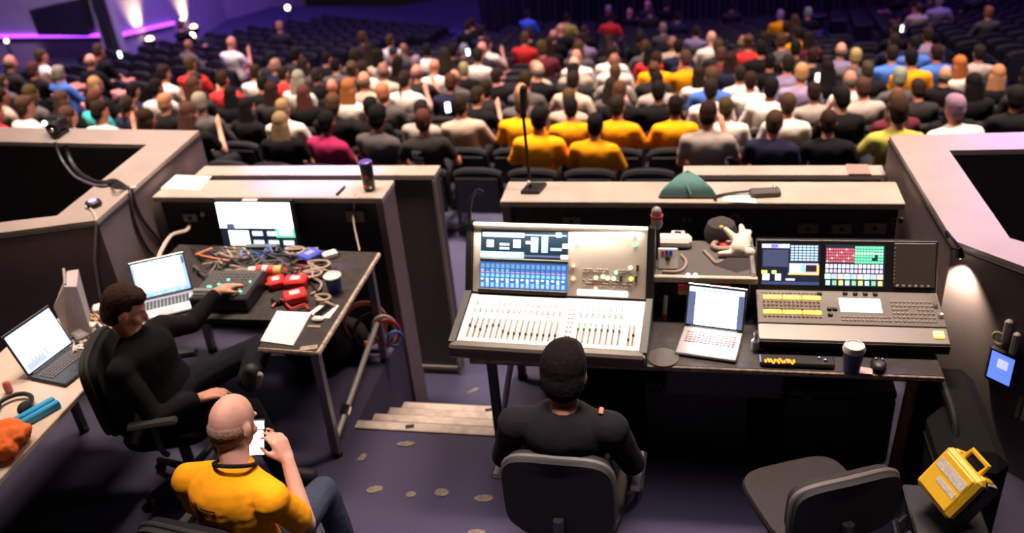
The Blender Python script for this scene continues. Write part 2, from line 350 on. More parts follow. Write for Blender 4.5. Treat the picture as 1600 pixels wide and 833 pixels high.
for k, (x, y, lab) in enumerate(((224, 66, 'wall uplight with warm glow nearest the dark column'), (294, 46, 'wall uplight with warm glow farther along the side wall'))):
    p = onwall(x, y, W1, nrm2)+nrm2*.18
    r = thing('wall_uplight', lab, 'wall lamp', p, group='side wall uplights')
    b = nw(BLACKM, r); b.T = b.T @ Matrix.Translation(p); b.lathe([(.05, -.2), (.13, -.1), (.15, .05), (.13, .05)], n=14); b.build('housing', r)
    b = nw(glow(1, .72, .4, 5), r); b.ell(p+Vector((0, 0, .06)), (.10, .10, .07)); b.build('lamp', r)
    b = nw(BLACKM, r); b.tube([p, p-nrm2*.17], .03, smooth=0); b.build('bracket', r)
    light('SPOT', 'uplight_beam', p+Vector((0, 0, .12))+nrm2*.22, p+Vector((0, 0, 2.2))-nrm2*.5, 230, (1, .70, .38), .06, spot=105, blend=.8)
p = onwall(-3, 46, W0, n1)+n1*.25; light('SPOT', 'uplight_beam', p, p+Vector((0, 0, 3))-n1*.4, 260, (1, .72, .42), .06, spot=50)
for k, (x, y, z, lab) in enumerate(((300, 56, -2.2, 'bright globe lamp on a post by the empty side seats'), (284, 32, -2.0, 'small globe lamp high by the farther uplight'), (449, 12, -3.2, 'globe lamp on a post by the violet front floor'), (10, 64, -1.6, 'small globe lamp below the violet LED strip'))):
    p = at(x, y, z); r = thing('globe_lamp', lab, 'lamp', p-Vector((0, 0, .9)), group='globe lamps along the side')
    b = nw(glow(1, .85, .62, 8 if k in (0, 2) else 3), r); b.ell(p, .075 if k in (0, 2) else .05); b.build('globe', r)
    b = nw(BLACKM, r); b.cyl(p-Vector((0, 0, 1.6)), p-Vector((0, 0, .08)), .025); b.build('post', r)
# --- counters
def plate(r, p, wd=.11, hg=.07, m=None, dark=True):
    b = nw(m or mat('brown_outlet_plate', (.20, .15, .13), .5), r); b.box(p, (wd, .012, hg), bev=.004); o = b.build('outlet_plate', r)
    b = nw(RUBBER, r); b.cyl((p[0], p[1]-.004, p[2]), (p[0], p[1]-.009, p[2]), .012); b.build('socket', o)
    return o
def counter(name, label, x0, x1, y0, y1, plates, endx):
    r = thing(name, label, 'counter', ((x0+x1)/2, (y0+y1)/2, FZ))
    b = nw(LAM, r); b.box(((x0+x1)/2, (y0+y1)/2, .98), (x1-x0, y1-y0, .04), bev=.005); b.build('worktop', r)
    b = nw(PANELBLK, r); b.box(((x0+x1)/2, (y0+y1)/2+.01, (.96+FZ)/2), (x1-x0-.04, y1-y0-.07, .96-FZ)); b.build('front_panel', r, False)
    b = nw(PAINT, r); b.box((endx, (y0+y1)/2, (.96+FZ)/2), (.05, y1-y0-.02, .96-FZ), bev=.003); b.build('end_panel', r)
    for p in plates: plate(r, *p)
    return r
LCX0, LCX1 = -3.42, -1.855
lc = counter('counter', 'long black-fronted counter with pale laminate top behind the left desk', LCX0, LCX1, 4.74, 5.0, [((-2.06, 4.76, .86), .12, .08), ((-3.2, 4.76, .84), .1, .06)], LCX1-.03)
rcx = lambda x, y: tuple(Vector((onwall(x, y, Vector((0, 4.725, 0)), Vector((0, 1, 0))))))
pl = []
for (x, y, wd, hg) in ((1262, 357, .11, .065), (1315, 358, .11, .065), (1367, 357, .12, .07), (1397, 345, .03, .04), (1408, 345, .02, .04), (893, 346, .11, .055), (1148, 340, .05, .04), (1073, 344, .05, .03), (838, 330, .02, .02), (1206, 351, .025, .03), (975, 322, .08, .02)):
    p = rcx(x, y); pl.append(((p[0], 4.728, p[2]), wd, hg))
rc = counter('counter.001', 'long black-fronted counter with pale laminate top behind the two consoles', -1.11, 1.15, 4.70, 4.98, pl, -1.08)
# ================================================================== DESKS
def leg_frame(r, m, p_top, p_foot, w=.05):
    b = nw(m, r); b.tube([p_top, p_foot], w*.62, n=4, smooth=0); o = b.build('leg', r)
    f = nw(RUBBER, r); f.cyl((p_foot[0], p_foot[1], p_foot[2]), (p_foot[0], p_foot[1], p_foot[2]+.03), w*.6); f.build('foot', o)
ld = thing('work_desk', 'scuffed black desk with steel legs crowded with cables and red converters', 'desk', (-2.4, 4.0, 0))
b = nw(DESKTOP, ld); poly = [(-1.845, 3.47), (-1.845, 4.5), (-3.2, 4.56), (-3.2, 3.72), (-2.2, 3.74), (-2.17, 3.49)]
b.prism(poly, .715, .75); b.build('tabletop', ld, False)
b = nw(WORNEDGE, ld); b.tube([(p[0]+(.004 if p[0] > -2 else 0), p[1]-.004, .738) for p in ((-1.845, 4.5), (-1.845, 3.47), (-2.17, 3.485))], .014, n=6, smooth=0); b.box((-1.9, 3.5, .7505), (.09, .035, .002), rz=.3); b.build('edge_banding', ld)
for x, y in ((-1.885, 3.53), (-1.885, 4.42), (-3.1, 4.45), (-3.1, 3.8)): leg_frame(ld, STEEL, (x, y, .715), (x-.01, y, 0))
b = nw(STEEL, ld); b.tube([(-1.885, 3.53, .69), (-1.885, 4.42, .69)], .025, n=4, smooth=0); b.build('side_rail', ld)
b = nw(TRIMM, ld); b.tube([(-1.885, 3.55, .12), (-1.885, 4.40, .32)], .017, n=8, smooth=0); br = b.build('brace', ld)
b = nw(CHROME, ld); b.box((-1.885, 3.72, .165), (.05, .07, .05), bev=.01, rx=.2); b.build('clamp', br)
rd = thing('work_desk.001', 'long black desk carrying both lighting and sound consoles', 'desk', (0, 3.9, 0))
b = nw(DESKTOP, rd); b.box((.035, 3.94, .73), (2.17, .94, .04), bev=.004); b.build('tabletop', rd)
b = nw(WORNEDGE, rd); b.box((.035, 3.468, .735), (2.17, .012, .026), bev=.004); b.build('edge_banding', rd)
for x, y in ((-.98, 3.62), (-.98, 4.3), (1.04, 4.3)): leg_frame(rd, STEEL if x > 0 else BLACKM, (x, y, .71), (x, y+.0, 0))
leg_frame(rd, mat('brown_wood_leg', (.30, .16, .06), .6, noise=.2), (1.04, 3.62, .71), (1.02, 3.64, 0))
b = nw(ALU, rd); b.tube([(-.88, 3.75, .66), (-.97, 3.70, .22)], .016, n=8, smooth=0); b.build('brace', rd)
b = nw(PANELBLK, rd); b.box((.1, 4.2, .36), (1.9, .03, .7)); b.build('modesty_panel', rd, False)
b = nw(mat('dim_grey_rack_face', (.05, .047, .045), .6), rd); b.box((.18, 3.62, .58), (.56, .03, .22), bev=.01); b.build('hanging_drawer', rd)
b = nw(BLACKM, rd); b.box((.18, 3.9, .58), (.58, .5, .24), bev=.01); b.build('drawer_box', rd)
sd = thing('side_table', 'narrow pale side table along the left booth wall', 'table', (-3.22, 3.0, 0))
b = nw(WOODLT, sd); b.box((-3.26, 2.88, .735), (.68, 1.62, .03), bev=.004); b.build('tabletop', sd)
for x in (-3.52, -3.0):
    for y in (2.2, 3.6): leg_frame(sd, BLACKM, (x, y, .72), (x, y, 0), .045)
# ================================================================== SCREENS AND CONSOLES
def ui(b, x0, y0, x1, y1, m, z=.0012): b.use(m); b.quad((x0, y0, z), (x1, y0, z), (x1, y1, z), (x0, y1, z))
def laptop(name, label, hl, hr, depth, sh, tilt, body, paint, keysm=BLACK, kb=True):
    hl, hr = Vector(hl), Vector(hr); u = (hr-hl); u.z = 0; wd = u.length; u.normalize(); fw = Vector((u.y, -u.x, 0))
    r = thing(name, label, 'laptop', (hl+hr)/2)
    R = Matrix((u, -fw, Vector((0, 0, 1)))).transposed().to_4x4()       # local x right, y away, z up
    T = Matrix.Translation((0, 0, 0)) @ R
    b = MB().use(body); b.T = T; b.box((0, -depth/2, .009), (wd, depth, .016), bev=.005); base = b.build('base', r)
    b = MB().use(keysm); b.T = T
    for j in range(5):
        for i in range(13): b.box((-wd*.42+wd*.84*(i+.5)/13, -depth*(.14+.085*j)-.01, .0185), (wd*.055, depth*.065, .003))
    kb_ = b.build('keyboard', base); kb_['kind'] = 'stuff'
    b = MB().use(mat('trackpad_grey', (.4, .38, .37), .4) if body != BLACK else BLACKM); b.T = T; b.box((0, -depth*.79, .0175), (wd*.3, depth*.28, .0015)); b.build('trackpad', base)
    S = T @ Matrix.Translation((0, .002, .016)) @ Matrix.Rotation(tilt, 4, 'X')       # lid plane: x right, y up the lid, z to viewer
    b = MB().use(body); b.T = S; b.box((0, sh/2, -.004), (wd, sh, .008), bev=.003); lid = b.build('lid', r)
    b = MB().use(BLACK); b.T = S; b.box((0, sh/2, .0008), (wd*.985, sh*.97, .001)); b.build('bezel', lid)
    b = MB(); b.T = S @ Matrix.Translation((0, sh/2, .0012)) @ Matrix.Diagonal((wd*.94/2, sh*.89/2, 1, 1)); paint(b); b.build('screen', lid, False)
    b = MB().use(BLACKM); b.T = T; b.cyl((-wd*.4, .002, .014), (wd*.4, .002, .014), .007, n=8); b.build('hinge', r)
    return r
W9, W5 = glow(.92, .95, 1, 2.2), glow(.93, .96, 1, 14)
def p_silver(b):
    ui(b, -1, -1, 1, 1, glow(.35, .55, .85, .8)); ui(b, -.92, -.72, .86, .97, glow(.95, .97, 1, 2.4), .002); ui(b, -1, -1, 1, -.82, glow(.25, .45, .8, .9), .0021)
    for i in range(9): ui(b, -.8+.18*i, -.97, -.68+.18*i, -.85, glow(*[(.7, .8, .9), (.2, .6, .5), (.5, .6, .9)][i % 3], .9), .0025)
    ui(b, -.97, .45, -.88, .8, glow(.4, .5, .8, .7), .0025); ui(b, .9, .5, .98, .9, glow(.1, .15, .3, .5), .0025)
laptop('laptop', 'silver laptop with bright white screen on the left desk', at(217, 476, .752), at(303, 456, .752), .22, .225, math.radians(70), ALU, p_silver, BLACK)
def p_black(b):
    ui(b, -1, -1, 1, 1, glow(.42, .55, .95, 1.1)); ui(b, -.96, -.55, .97, .97, glow(.80, .90, 1, 1.7), .002)
    ui(b, -.9, -.9, -.1, -.62, glow(.35, .42, .8, .9), .0022); ui(b, -.1, -.75, .8, -.45, glow(.55, .78, .95, 1.2), .0022)
    for i in range(6): ui(b, -.8+.15*i, -.7-.02*i, -.7+.15*i, -.45+.03*(i % 3), glow(.4, .45, .8, .9), .0024)
laptop('laptop.001', 'black laptop with pale blue screen at the side table end', at(47, 594, .752), at(117, 541, .752), .24, .245, math.radians(72), BLACK, p_black, mat('worn_dark_keys', (.09, .075, .075), .6))
def p_bright(b):
    ui(b, -1, -1, 1, 1, glow(.12, .16, .3, .6)); ui(b, -.98, .72, .98, .96, glow(.75, .85, 1, 1.4), .002); ui(b, -.72, -.97, .78, .72, W5, .002)
    for i in range(5): ui(b, -.5+.2*i, .78, -.38+.2*i, .9, glow(.4, .5, .6, .8), .0024)
laptop('laptop.002', 'silver laptop with glaring white screen between the two consoles', at(1069, 513, .752), at(1161, 525, .752), .235, .215, math.radians(66), ALU, p_bright, mat('grey_laptop_keys', (.25, .17, .16), .6))
# --- wall-mounted multiview monitor on the left counter front
hl, hr = Vector((-2.98, 4.735, .70)), Vector((-2.455, 4.735, .70))
mr = thing('monitor', 'flat multiview monitor fixed to the left counter front', 'monitor', (-2.72, 4.70, .70))
T = frame((-2.975, 4.69, .665), (1, 0, 0), (0, 0.1, 1)); T.translation -= Vector(mr.location)
b = MB().use(BLACK); b.T = T; b.box((.262, .16, -.012), (.545, .335, .025), bev=.006); b.build('housing', mr)
b = MB(); b.T = T @ Matrix.Translation((.006, .006, .001))
wd, hg = .512, .308
def u(x0, y0, x1, y1, m, z): ui(b, x0*wd, y0*hg, x1*wd, y1*hg, m, z)
u(0, 0, 1, 1, glow(.02, .025, .05, .5), .001); u(.0, .42, .985, .985, glow(.96, 1, .97, 3.2), .002); u(.1, .03, .37, .36, glow(.9, 1, .85, 2.2), .002)
u(.74, .22, .99, .42, glow(.1, .75, .3, 1.3), .002); u(.79, .27, .96, .40, glow(.9, 1, .95, 2), .003); u(.09, .40, .2, .52, glow(.15, .15, .25, .6), .003)
for k in range(6): u(.42+.2*(k % 3), .05+.2*(k//3), .56+.2*(k % 3), .15+.2*(k//3), glow(.65, .8, .85, 1.2), .002) if k != 5 else None
b.build('screen', mr, False)
b = nw(WHITE, mr); b.box((-2.72, 4.705, 1.0-.005), (.10, .03, .012), bev=.003); b.build('mount_clip', mr)
b = nw(BLACKM, mr); b.box((-2.72, 4.744, .82), (.12, .03, .12)); b.build('bracket', mr, False)
# --- sound console
ac = thing('sound_console', 'pale digital sound mixing console with two blue screens and fader bank', 'console', (-.667, 3.475, .752), math.radians(-2.2))
CW = .93
b = new(BLACKM)                                                           # side profile body
prof = [(0, 0), (.0, .07), (.345, .14), (.50, .45), (.545, .44), (.56, 0)]
b.T = Matrix(((0, 0, 1, -CW/2), (1, 0, 0, 0), (0, 1, 0, 0), (0, 0, 0, 1))); b.prism([(p[0], p[1]) for p in prof], .0, CW); b.build('chassis', ac, False)
for sx in (-1, 1):
    b = new(BLACK); b.T = Matrix(((0, 0, 1, sx*CW/2-.016), (1, 0, 0, 0), (0, 1, 0, 0), (0, 0, 0, 1))); b.prism([(-.012, 0), (-.012, .085), (.34, .16), (.49, .47), (.55, .46), (.57, 0)], 0, .032); b.build('side_cheek', ac, False)
b = new(mat('console_front_rest', (.12, .095, .085), .5)); b.box((0, -.02, .045), (CW+.02, .06, .075), bev=.012); b.build('arm_rest', ac)
DT = frame((-CW/2+.02, .008, .075), (1, 0, 0), (0, .337, .068)); dw, dh = CW-.04, .335
b = MB().use(DECK); b.T = DT; b.box((dw/2, dh/2, 0), (dw, dh, .006), bev=.002); deck = b.build('fader_deck', ac)
trk = new(BLACK); trk.box((0, .075, .004), (.004, .13, .002)); trk.use(mat('fader_lane', (.42, .30, .24), .6)).box((0, .075, .0033), (.013, .14, .001)); trk = trk.mesh('fader_slot')
capm = {}
for nm, cc in (('dark', (.12, .06, .05)), ('green', (.1, .6, .25)), ('blue', (.15, .25, .45)), ('black', (.02, .02, .02))):
    q = new(mat('fader_cap_'+nm, cc, .4)); q.box((0, 0, .009), (.011, .022, .013), bev=.003); q.use(WHITE).box((0, 0, .016), (.011, .002, .001)); capm[nm] = q.mesh('fader_cap')
def widget(name, me, parent, T, x, y): o = link(name, me, parent); o.matrix_local = T @ Matrix.Translation((x, y, 0)); return o
lanes = [(.045+.029*i, 'dark') for i in range(16)]+[(.585+.0285*i, 'green' if i < 3 else 'blue') for i in range(8)]+[(.832, 'black'), (.853, 'black')]
for i, (x, c) in enumerate(lanes):
    f = widget('fader', trk, deck, DT, x, .02); k = [.09, .08, .065, .09, .1, .1, .06][i % 7] if i < 7 else (.05 if i < 16 else (.105 if i < 24 else .05+.03*(i % 2)))
    o = widget('fader_cap', capm[c], deck, DT, x, .02+k)
btn = new(mat('dim_button', (.28, .22, .20), .5)); btn.box((0, 0, .005), (.011, .007, .006), bev=.002); btn = btn.mesh('button')
btb = new(BLACK); btb.box((0, 0, .004), (.005, .030, .004)); btb = btb.mesh('meter')
for i, (x, c) in enumerate(lanes[:24]):
    widget('button', btn, deck, DT, x, .225); widget('button', btn, deck, DT, x, .21); widget('meter', btb, deck, DT, x, .268)
for i in range(8):
    for j in range(2): widget('button', btn, deck, DT, .53+.018*j, .04+.03*i)
lit = new(MB and glow(.85, .95, .25, 1.5)); lit.box((0, 0, .006), (.012, .008, .006)); lit = lit.mesh('lit_button')
for x, y in ((.045, .285), (.16, .285), (.18, .285), (.5, .28)): widget('lit_button', lit, deck, DT, x, y)
lgr = new(glow(.4, 1, .8, 1.5)); lgr.box((0, 0, .006), (.035, .006, .004)); lgr = lgr.mesh('lit_key')
for x, y in ((.085, .262), (.84, .22)): widget('lit_key', lgr, deck, DT, x, y)
UT = frame((-CW/2+.02, .350, .148), (1, 0, 0), (0, .155, .31)); uw, uh = CW-.04, .34
b = MB().use(BEIGE); b.T = UT; b.box((uw/2, uh/2, 0), (uw, uh, .006), bev=.002); up = b.build('meter_bridge', ac)
b = MB().use(BLACK); b.T = UT; b.box((.265, .012, .01), (.465, .022, .018), bev=.004); b.box((.27, .170, .01), (.46, .018, .016), bev=.004); b.build('screen_frame', up)
b = MB(); b.T = UT @ Matrix.Translation((0, 0, .003))
for j, (y0, y1) in enumerate(((.182, .325), (.026, .158))):
    ui(b, .04, y0, .495, y1, glow(.01, .02, .035, .5) if j == 0 else glow(.03, .13, .40, .9), .001)
X = lambda t: .04+.455*t
ui(b, X(0), .182, X(.5), .212, glow(.25, .75, .85, 1.3), .002); ui(b, X(.02), .288, X(.5), .31, glow(.35, .62, .8, 1.), .002)
for (x0, x1, y0, y1, c, s) in ((.07, .15, .235, .27, (.7, .8, .85), .9), (.22, .33, .225, .235, (.7, .8, .9), .8), (.22, .33, .245, .255, (.7, .8, .9), .8), (.38, .46, .235, .275, (.9, .97, 1), 1.8), (.52, .57, .255, .27, (.95, .4, .4), .9), (.58, .66, .215, .29, (.25, .6, .65), .8), (.7, .77, .215, .3, (.25, .7, .65), .9), (.6, .64, .215, .25, (.75, .9, .9), 1.2), (.72, .75, .215, .255, (.75, .9, .9), 1.2), (.86, .92, .295, .318, (.2, .95, .5), 1.6), (.94, 1., .24, .262, (.85, .95, .9), 1.5), (.92, 1., .185, .205, (1, .95, .8), 2.), (.5, .98, .3, .304, (.3, .35, .6), .7), (.8, .93, .225, .24, (.2, .3, .4), .7), (.5, .92, .19, .2, (.08, .1, .2), .6)):
    ui(b, X(x0), y0, X(x1), y1, glow(*c, s), .0022)
for i in range(17):
    x = .01+.985*i/17
    ui(b, X(x), .03, X(x+.035), .052, glow(.25, .4, .9, 1.), .002); ui(b, X(x), .066, X(x+.03), .074, glow(.8, .9, .75, 1.3), .0022); ui(b, X(x), .082, X(x+.04), .098, glow(.2, .5, .75, .9), .002)
    ui(b, X(x), .104, X(x+.04), .11, glow(.75, .4, .5, .8), .002); ui(b, X(x), .114, X(x+.03), .121, glow(.2, .7, .55, 1.1) if i in (0, 2, 3, 4, 5) else glow(.15, .25, .55, .8), .002); ui(b, X(x), .128, X(x+.04), .15, glow(.2, .35, .62, .8), .002)
    if i % 2: ui(b, X(x+.005), .055, X(x+.03), .062, glow(.95, 1, .85, 1.6), .0023)
b.build('screen', up, False)
b = MB().use(glow(1, .97, .93, 3.5)); b.T = UT; b.box((.675, .022, .005), (.25, .026, .005), bev=.001); b.build('lit_scribble_strip', up)
for j, y in enumerate((.14, .128, .085, .07, .055)):
    for i in range(14):
        if (i+j) % 5 != 3: widget('button', btn, up, UT, .58+.0165*i+(.02 if i > 7 else 0), y)
for x, y, c in ((.64, .098, (1, .85, .4)), (.675, .105, (1, .9, .5)), (.70, .098, (1, .9, .55)), (.73, .098, (1, .9, .6)), (.81, .155, (1, .85, .5)), (.74, .128, (.2, .95, .4)), (.815, .1, (.85, .9, .1)), (.64, .045, (1, .35, .25)), (.525, .155, (1, .3, .15)), (.525, .09, (1, .35, .15)), (.83, .27, (.1, 1, .5)), (.54, .27, (.4, .5, 1))):
    q = MB().use(glow(*c, 2.4)); q.T = UT; q.cyl((x, y, .003), (x, y, .009), .009, n=10); q.build('lit_button', up)
b = MB().use(mat('brown_button', (.17, .13, .12), .5)); b.T = UT
for i in range(13): b.cyl((.54+.024*i, .31, .003), (.54+.024*i, .31, .012), .006, n=8)
kn = b.build('knob_row', up)
for x, y in ((.765, .1), (.84, .1), (.845, .155)):
    q = MB().use(BLACK); q.T = UT; q.box((x, y, .006), (.012, .035, .008), bev=.003); q.build('rocker', up)
b = MB().use(glow(1, .86, .66, 1.6)); b.T = UT; b.box((uw/2, uh+.012, .012), (uw, .016, .012), bev=.003); b.build('light_bar', ac)
light('AREA', 'console_light_bar', Vector(ac.location)+Vector((0, .47, .46)), Vector(ac.location)+Vector((0, .1, .1)), 4.2, (1, .88, .74), .85, .02)
# --- lighting console
lg = thing('lighting_console', 'dark grey lighting console with two colourful screens and amber button rows', 'console', (.7485, 3.62, .752), math.radians(.3))
LW = .84; GREYC = mat('grey_console_paint', (.13, .115, .105), .38, .2); b = new(BLACKM)
b.T = Matrix(((0, 0, 1, -LW/2), (1, 0, 0, 0), (0, 1, 0, 0), (0, 0, 0, 1))); b.prism([(0, .01), (-.01, .06), (.09, .09), (.33, .13), (.44, .36), (.475, .35), (.48, 0)], 0, LW); b.build('chassis', lg, False)
b = new(GREYC); b.T = frame((-LW/2, -.005, .064), (1, 0, 0), (0, .1, .03)); b.box((LW/2, .048, 0), (LW, .1, .012), bev=.005); b.build('wrist_rest', lg)
LT = frame((-LW/2, .095, .094), (1, 0, 0), (0, .235, .04)); lh = .238
b = MB().use(GREYC); b.T = LT; b.box((LW/2, lh/2, 0), (LW, lh, .006), bev=.002); kd = b.build('key_deck', lg)
def am(me_mat, sx, sy, sz): q = new(me_mat); q.box((0, 0, .003+sz/2), (sx, sy, sz), bev=min(sx, sy)*.2); return q.mesh('key')
amb = am(glow(1, .62, .06, 1.7), .085, .026, .006); key = am(mat('console_key', (.30, .24, .2), .5), .013, .012, .006); brn = am(mat('brown_console_key', (.17, .09, .055), .5), .013, .016, .006); blk = am(BLACK, .022, .018, .012)
for j, y in enumerate((.075, .18)):
    for i in range(3): widget('amber_key_bar', amb, kd, LT, .07+.092*i+.006*j, y)
for j in range(4):
    for i in range(14): widget('key', brn, kd, LT, .035+.0195*i, (.10, .125, .15, .045)[j])
for i in range(15): widget('key', key, kd, LT, .03+.0195*i, .215)
for i in range(4): widget('rotary_knob', blk, kd, LT, .42+.046*i, .215)
for j in range(6):
    for i in range(10):
        if (i, j) not in ((4, 3), (5, 3)): widget('key', key, kd, LT, .625+.019*i, .03+.027*j)
for i in range(13):
    for j in range(2): widget('key', key, kd, LT, .39+.0175*i, .03+.022*j)
for x, y in ((.335, .1), (.335, .06), (.36, .1), (.30, .21)): widget('rotary_knob', blk, kd, LT, x, y)
b = MB(); b.T = LT @ Matrix.Translation((0, 0, .004)); ui(b, .385, .085, .575, .185, glow(.35, .5, .6, .8), 0); ui(b, .385, .135, .575, .183, glow(.62, .66, .78, 1.), .0005); b.build('touch_screen', kd, False)
q = MB().use(glow(1, .62, .1, 2.2)); q.T = frame((-LW/2, -.005, .07), (1, 0, 0), (0, .1, .03)); q.box((.795, .05, .006), (.045, .04, .012), bev=.004); q.build('grand_key', lg)
for x, y in ((.815, .14), (.825, .07)):
    q = MB().use(CHROME); q.T = LT; q.cyl((x, y, .003), (x, y, .022), .012, .01); q.build('rotary_knob', kd)
VT = frame((-LW/2, .335, .135), (1, 0, 0), (0, .105, .225)); vh = .248
b = MB().use(BLACK); b.T = VT; b.box((LW/2, vh/2, 0), (LW, vh, .016), bev=.004); sp = b.build('screen_panel', lg)
b = MB().use(mat('bronze_grey_panel', (.14, .12, .105), .3, .4)); b.T = VT; b.box((.735, .13, .006), (.19, .215, .008), bev=.003); b.build('wing_panel', sp)
for i in range(6): q = MB().use(key.materials[0]); q.T = VT; q.box((.66+.028*i, .03, .013), (.014, .012, .006), bev=.002); q.build('key', sp)
b = MB().use(key.materials[0]); b.T = VT
for i in range(10): b.box((.645, .05+.018*i, .0115), (.007, .009, .004))
ks = b.build('key_column', sp); ks['kind'] = 'stuff'
b = MB(); b.T = VT @ Matrix.Translation((0, 0, .009))
def r1(x0, y0, x1, y1, c, s=1., z=.001): ui(b, .025+.275*x0, .022+.205*y0, .025+.275*x1, .022+.205*y1, glow(*c, s), z)
r1(0, 0, 1, 1, (.015, .02, .05), .6, 0); r1(0, .9, .48, 1, (.5, .55, .9), 1.1); r1(.16, .91, .28, .99, (.15, .1, .9), 1.6, .002)
for i in range(7):
    for j in range(6): r1(.5+.068*i, .60+.065*j, .555+.068*i, .645+.065*j, (.42, .6, .72), 1.)
r1(.48, .30, .98, .54, (.5, .5, .85), .9); r1(.5, .32, .7, .5, (.85, .85, 1), 1.3, .0015); r1(.68, .34, .75, .5, (.15, .9, .35), 1.5, .002); r1(.76, .34, .95, .5, (.04, .02, .02), .6, .002); r1(.95, .3, .99, .5, (.95, .5, .1), 1.1, .002); r1(.46, .26, .99, .3, (.75, .5, .1), 1.)
r1(0, .28, .1, .36, (.75, .85, .1), 1.4); r1(.18, .28, .26, .36, (.75, .85, .1), 1.4); r1(.02, .12, .14, .28, (.55, .85, .85), 1.1); r1(.24, .12, .34, .28, (.55, .85, .9), 1.1); r1(0, .02, 1, .09, (.04, .06, .15), .8); r1(.42, .12, .58, .17, (.6, .65, .7), .8); r1(.02, .45, .46, .86, (.05, .06, .12), .9)
def r2(x0, y0, x1, y1, c, s=1., z=.001): ui(b, .325+.275*x0, .022+.205*y0, .325+.275*x1, .022+.205*y1, glow(*c, s), z)
r2(0, 0, 1, 1, (.02, .03, .05), .6, 0)
for i in range(12):
    for j in range(5): r2(.02+.04*i, .58+.07*j, .05+.04*i, .63+.07*j, (.65, .12, .2) if (i*3+j) % 7 else (.95, .5, .3), .9)
for i in range(10):
    for j in range(6):
        if (i, j) not in ((6, 1), (7, 1), (7, 2)): r2(.5+.048*i, .56+.07*j, .54+.048*i, .61+.07*j, (.15, .8, .4) if j != 3 else (.45, .9, .6), 1.2)
for i in range(14): r2(.01+.07*i, .44, .06+.07*i, .53, (.6, .7, .95) if i % 4 else (1, .95, .98), 1.2); r2(.01+.07*i, .33, .06+.07*i, .41, (.75, .5, .85) if i % 3 else (.6, .8, .95), .9)
for i in range(9): r2(.0+.11*i, .18, .1+.11*i, .3, [(.5, .85, .8), (.4, .5, .55), (.75, .55, .5)][i % 3], .9); r2(.02+.11*i, .03, .09+.11*i, .14, [(.4, .8, .9), (.2, .5, .3), (.85, .8, .2)][i % 3], 1.)
b.build('screen', sp, False)
# ================================================================== CLUTTER
def flat(name, pts, z, th, m, label, cat):
    b = new(m); b.prism([xy(x, y, z) for x, y in pts], z, z+th); return one(name, b, label, cat, smooth=False)
def cable(name, pts, r, m, label, group=None, n=6):            # pts: (x, y, z) seen positions
    b = new(m); b.tube([at(*p) for p in pts], r, n=n, smooth=4); return one(name, b, label, 'cable', group)
WCAB = mat('white_cable', (.55, .45, .40), .5); BCAB = mat('black_cable', (.015, .013, .014), .5); BEC = mat('beige_cable', (.34, .26, .21), .55); OCAB = mat('orange_cable', (.6, .17, .04), .5); RCAB = mat('red_cable', (.45, .03, .03), .5); GCAB = mat('blue_cable', (.05, .12, .45), .5)
flat('paper_sheet', [(251, 295), (275, 274), (331, 276), (311, 298)], 1.001, .003, PAPER, 'white paper sheet at the left end of the left counter', 'paper')
p, q = at(526, 304, 1.01), at(538, 292, 1.01); b = new(BLACK); b.cyl(p, q, .007); b.use(ALU).cyl(q, q+(q-p)*.12, .004); one('pen', b, 'dark pen lying on the left counter near the black tumbler', 'pen')
p = at(578, 296, 1.001); r = thing('tumbler', 'black tumbler with red and white print on the left counter', 'tumbler', p)
b = new(mat('tumbler_black', (.02, .03, .025), .3)); b.lathe([(.03, 0), (.036, .01), (.041, .17), (.04, .175)], n=20); b.build('body', r)
b = new(mat('violet_lid', (.12, .06, .35), .3)); b.lathe([(.042, .175), (.043, .19), (.03, .196)], n=20); b.build('lid', r)
b = new(REDP); b.box((-.012, -.036, .03), (.026, .012, .02), bev=.004); b.box((.004, -.039, .1), (.02, .008, .025), bev=.003); b.build('red_print', r); b = new(WHITE); b.box((.02, -.034, .028), (.018, .01, .018), bev=.004); b.build('white_print', r)
cable('charger_cable', [(556, 303, 1.004), (554, 310, .99), (553, 325, .92), (552, 342, .86), (556, 365, .80), (562, 392, .752)], .006, BEC, 'thin beige cable hanging from the left counter to its outlet')
cable('charger_cable', [(289, 333, .84), (297, 344, .80), (292, 360, .78), (268, 368, .77), (252, 392, .76), (248, 404, .752)], .013, WCAB, 'thick white cable curling from the counter outlet to the desk')
b = new(WHITE); p = at(318, 334, .86); b.ell(p+Vector((0, -.01, 0)), .016); b.use(BCAB).tube([p, p+Vector((.02, -.02, -.06)), p+Vector((.1, -.03, -.16))], .006); one('network_plug', b, 'white round plug on the left counter front beside the monitor', 'plug')
# parapet fittings
def plane_pt(x, y, P, Q, off):                                # a point seen at (x, y), standing off the wall face P-Q by off
    P, Q = Vector((*P, 0)), Vector((*Q, 0)); d_ = (Q-P).normalized(); n_ = Vector((d_.y, -d_.x, 0)); n_ = n_ if n_.dot(-P) > 0 else -n_
    return onwall(x, y, P+n_*off, n_)
def cable3(name, pts, r, m, label, group=None): b = new(m); b.tube(pts, r, n=6, smooth=4); return one(name, b, label, 'cable', group)
p = at(93, 208, ZP+.001); r = thing('clamp_camera', 'small black camera clamped to the left parapet', 'camera', p)
b = new(BLACK); b.box((0, 0, .085), (.15, .10, .10), bev=.02); b.cyl((.03, -.05, .08), (.04, -.11, .07), .042, .046); b.build('body', r)
b = new(glow(.75, .92, 1, 6)); b.ell((-.05, -.055, .10), .018); b.build('status_lamp', r); b = new(CHROME); b.ell((.04, -.112, .07), .016); b.build('lens', r)
b = new(BLACKM); b.box((.03, -.03, .016), (.08, .13, .032), bev=.008); b.cyl((.05, -.10, .02), (.07, -.13, -.07), .022); b.build('clamp', r)
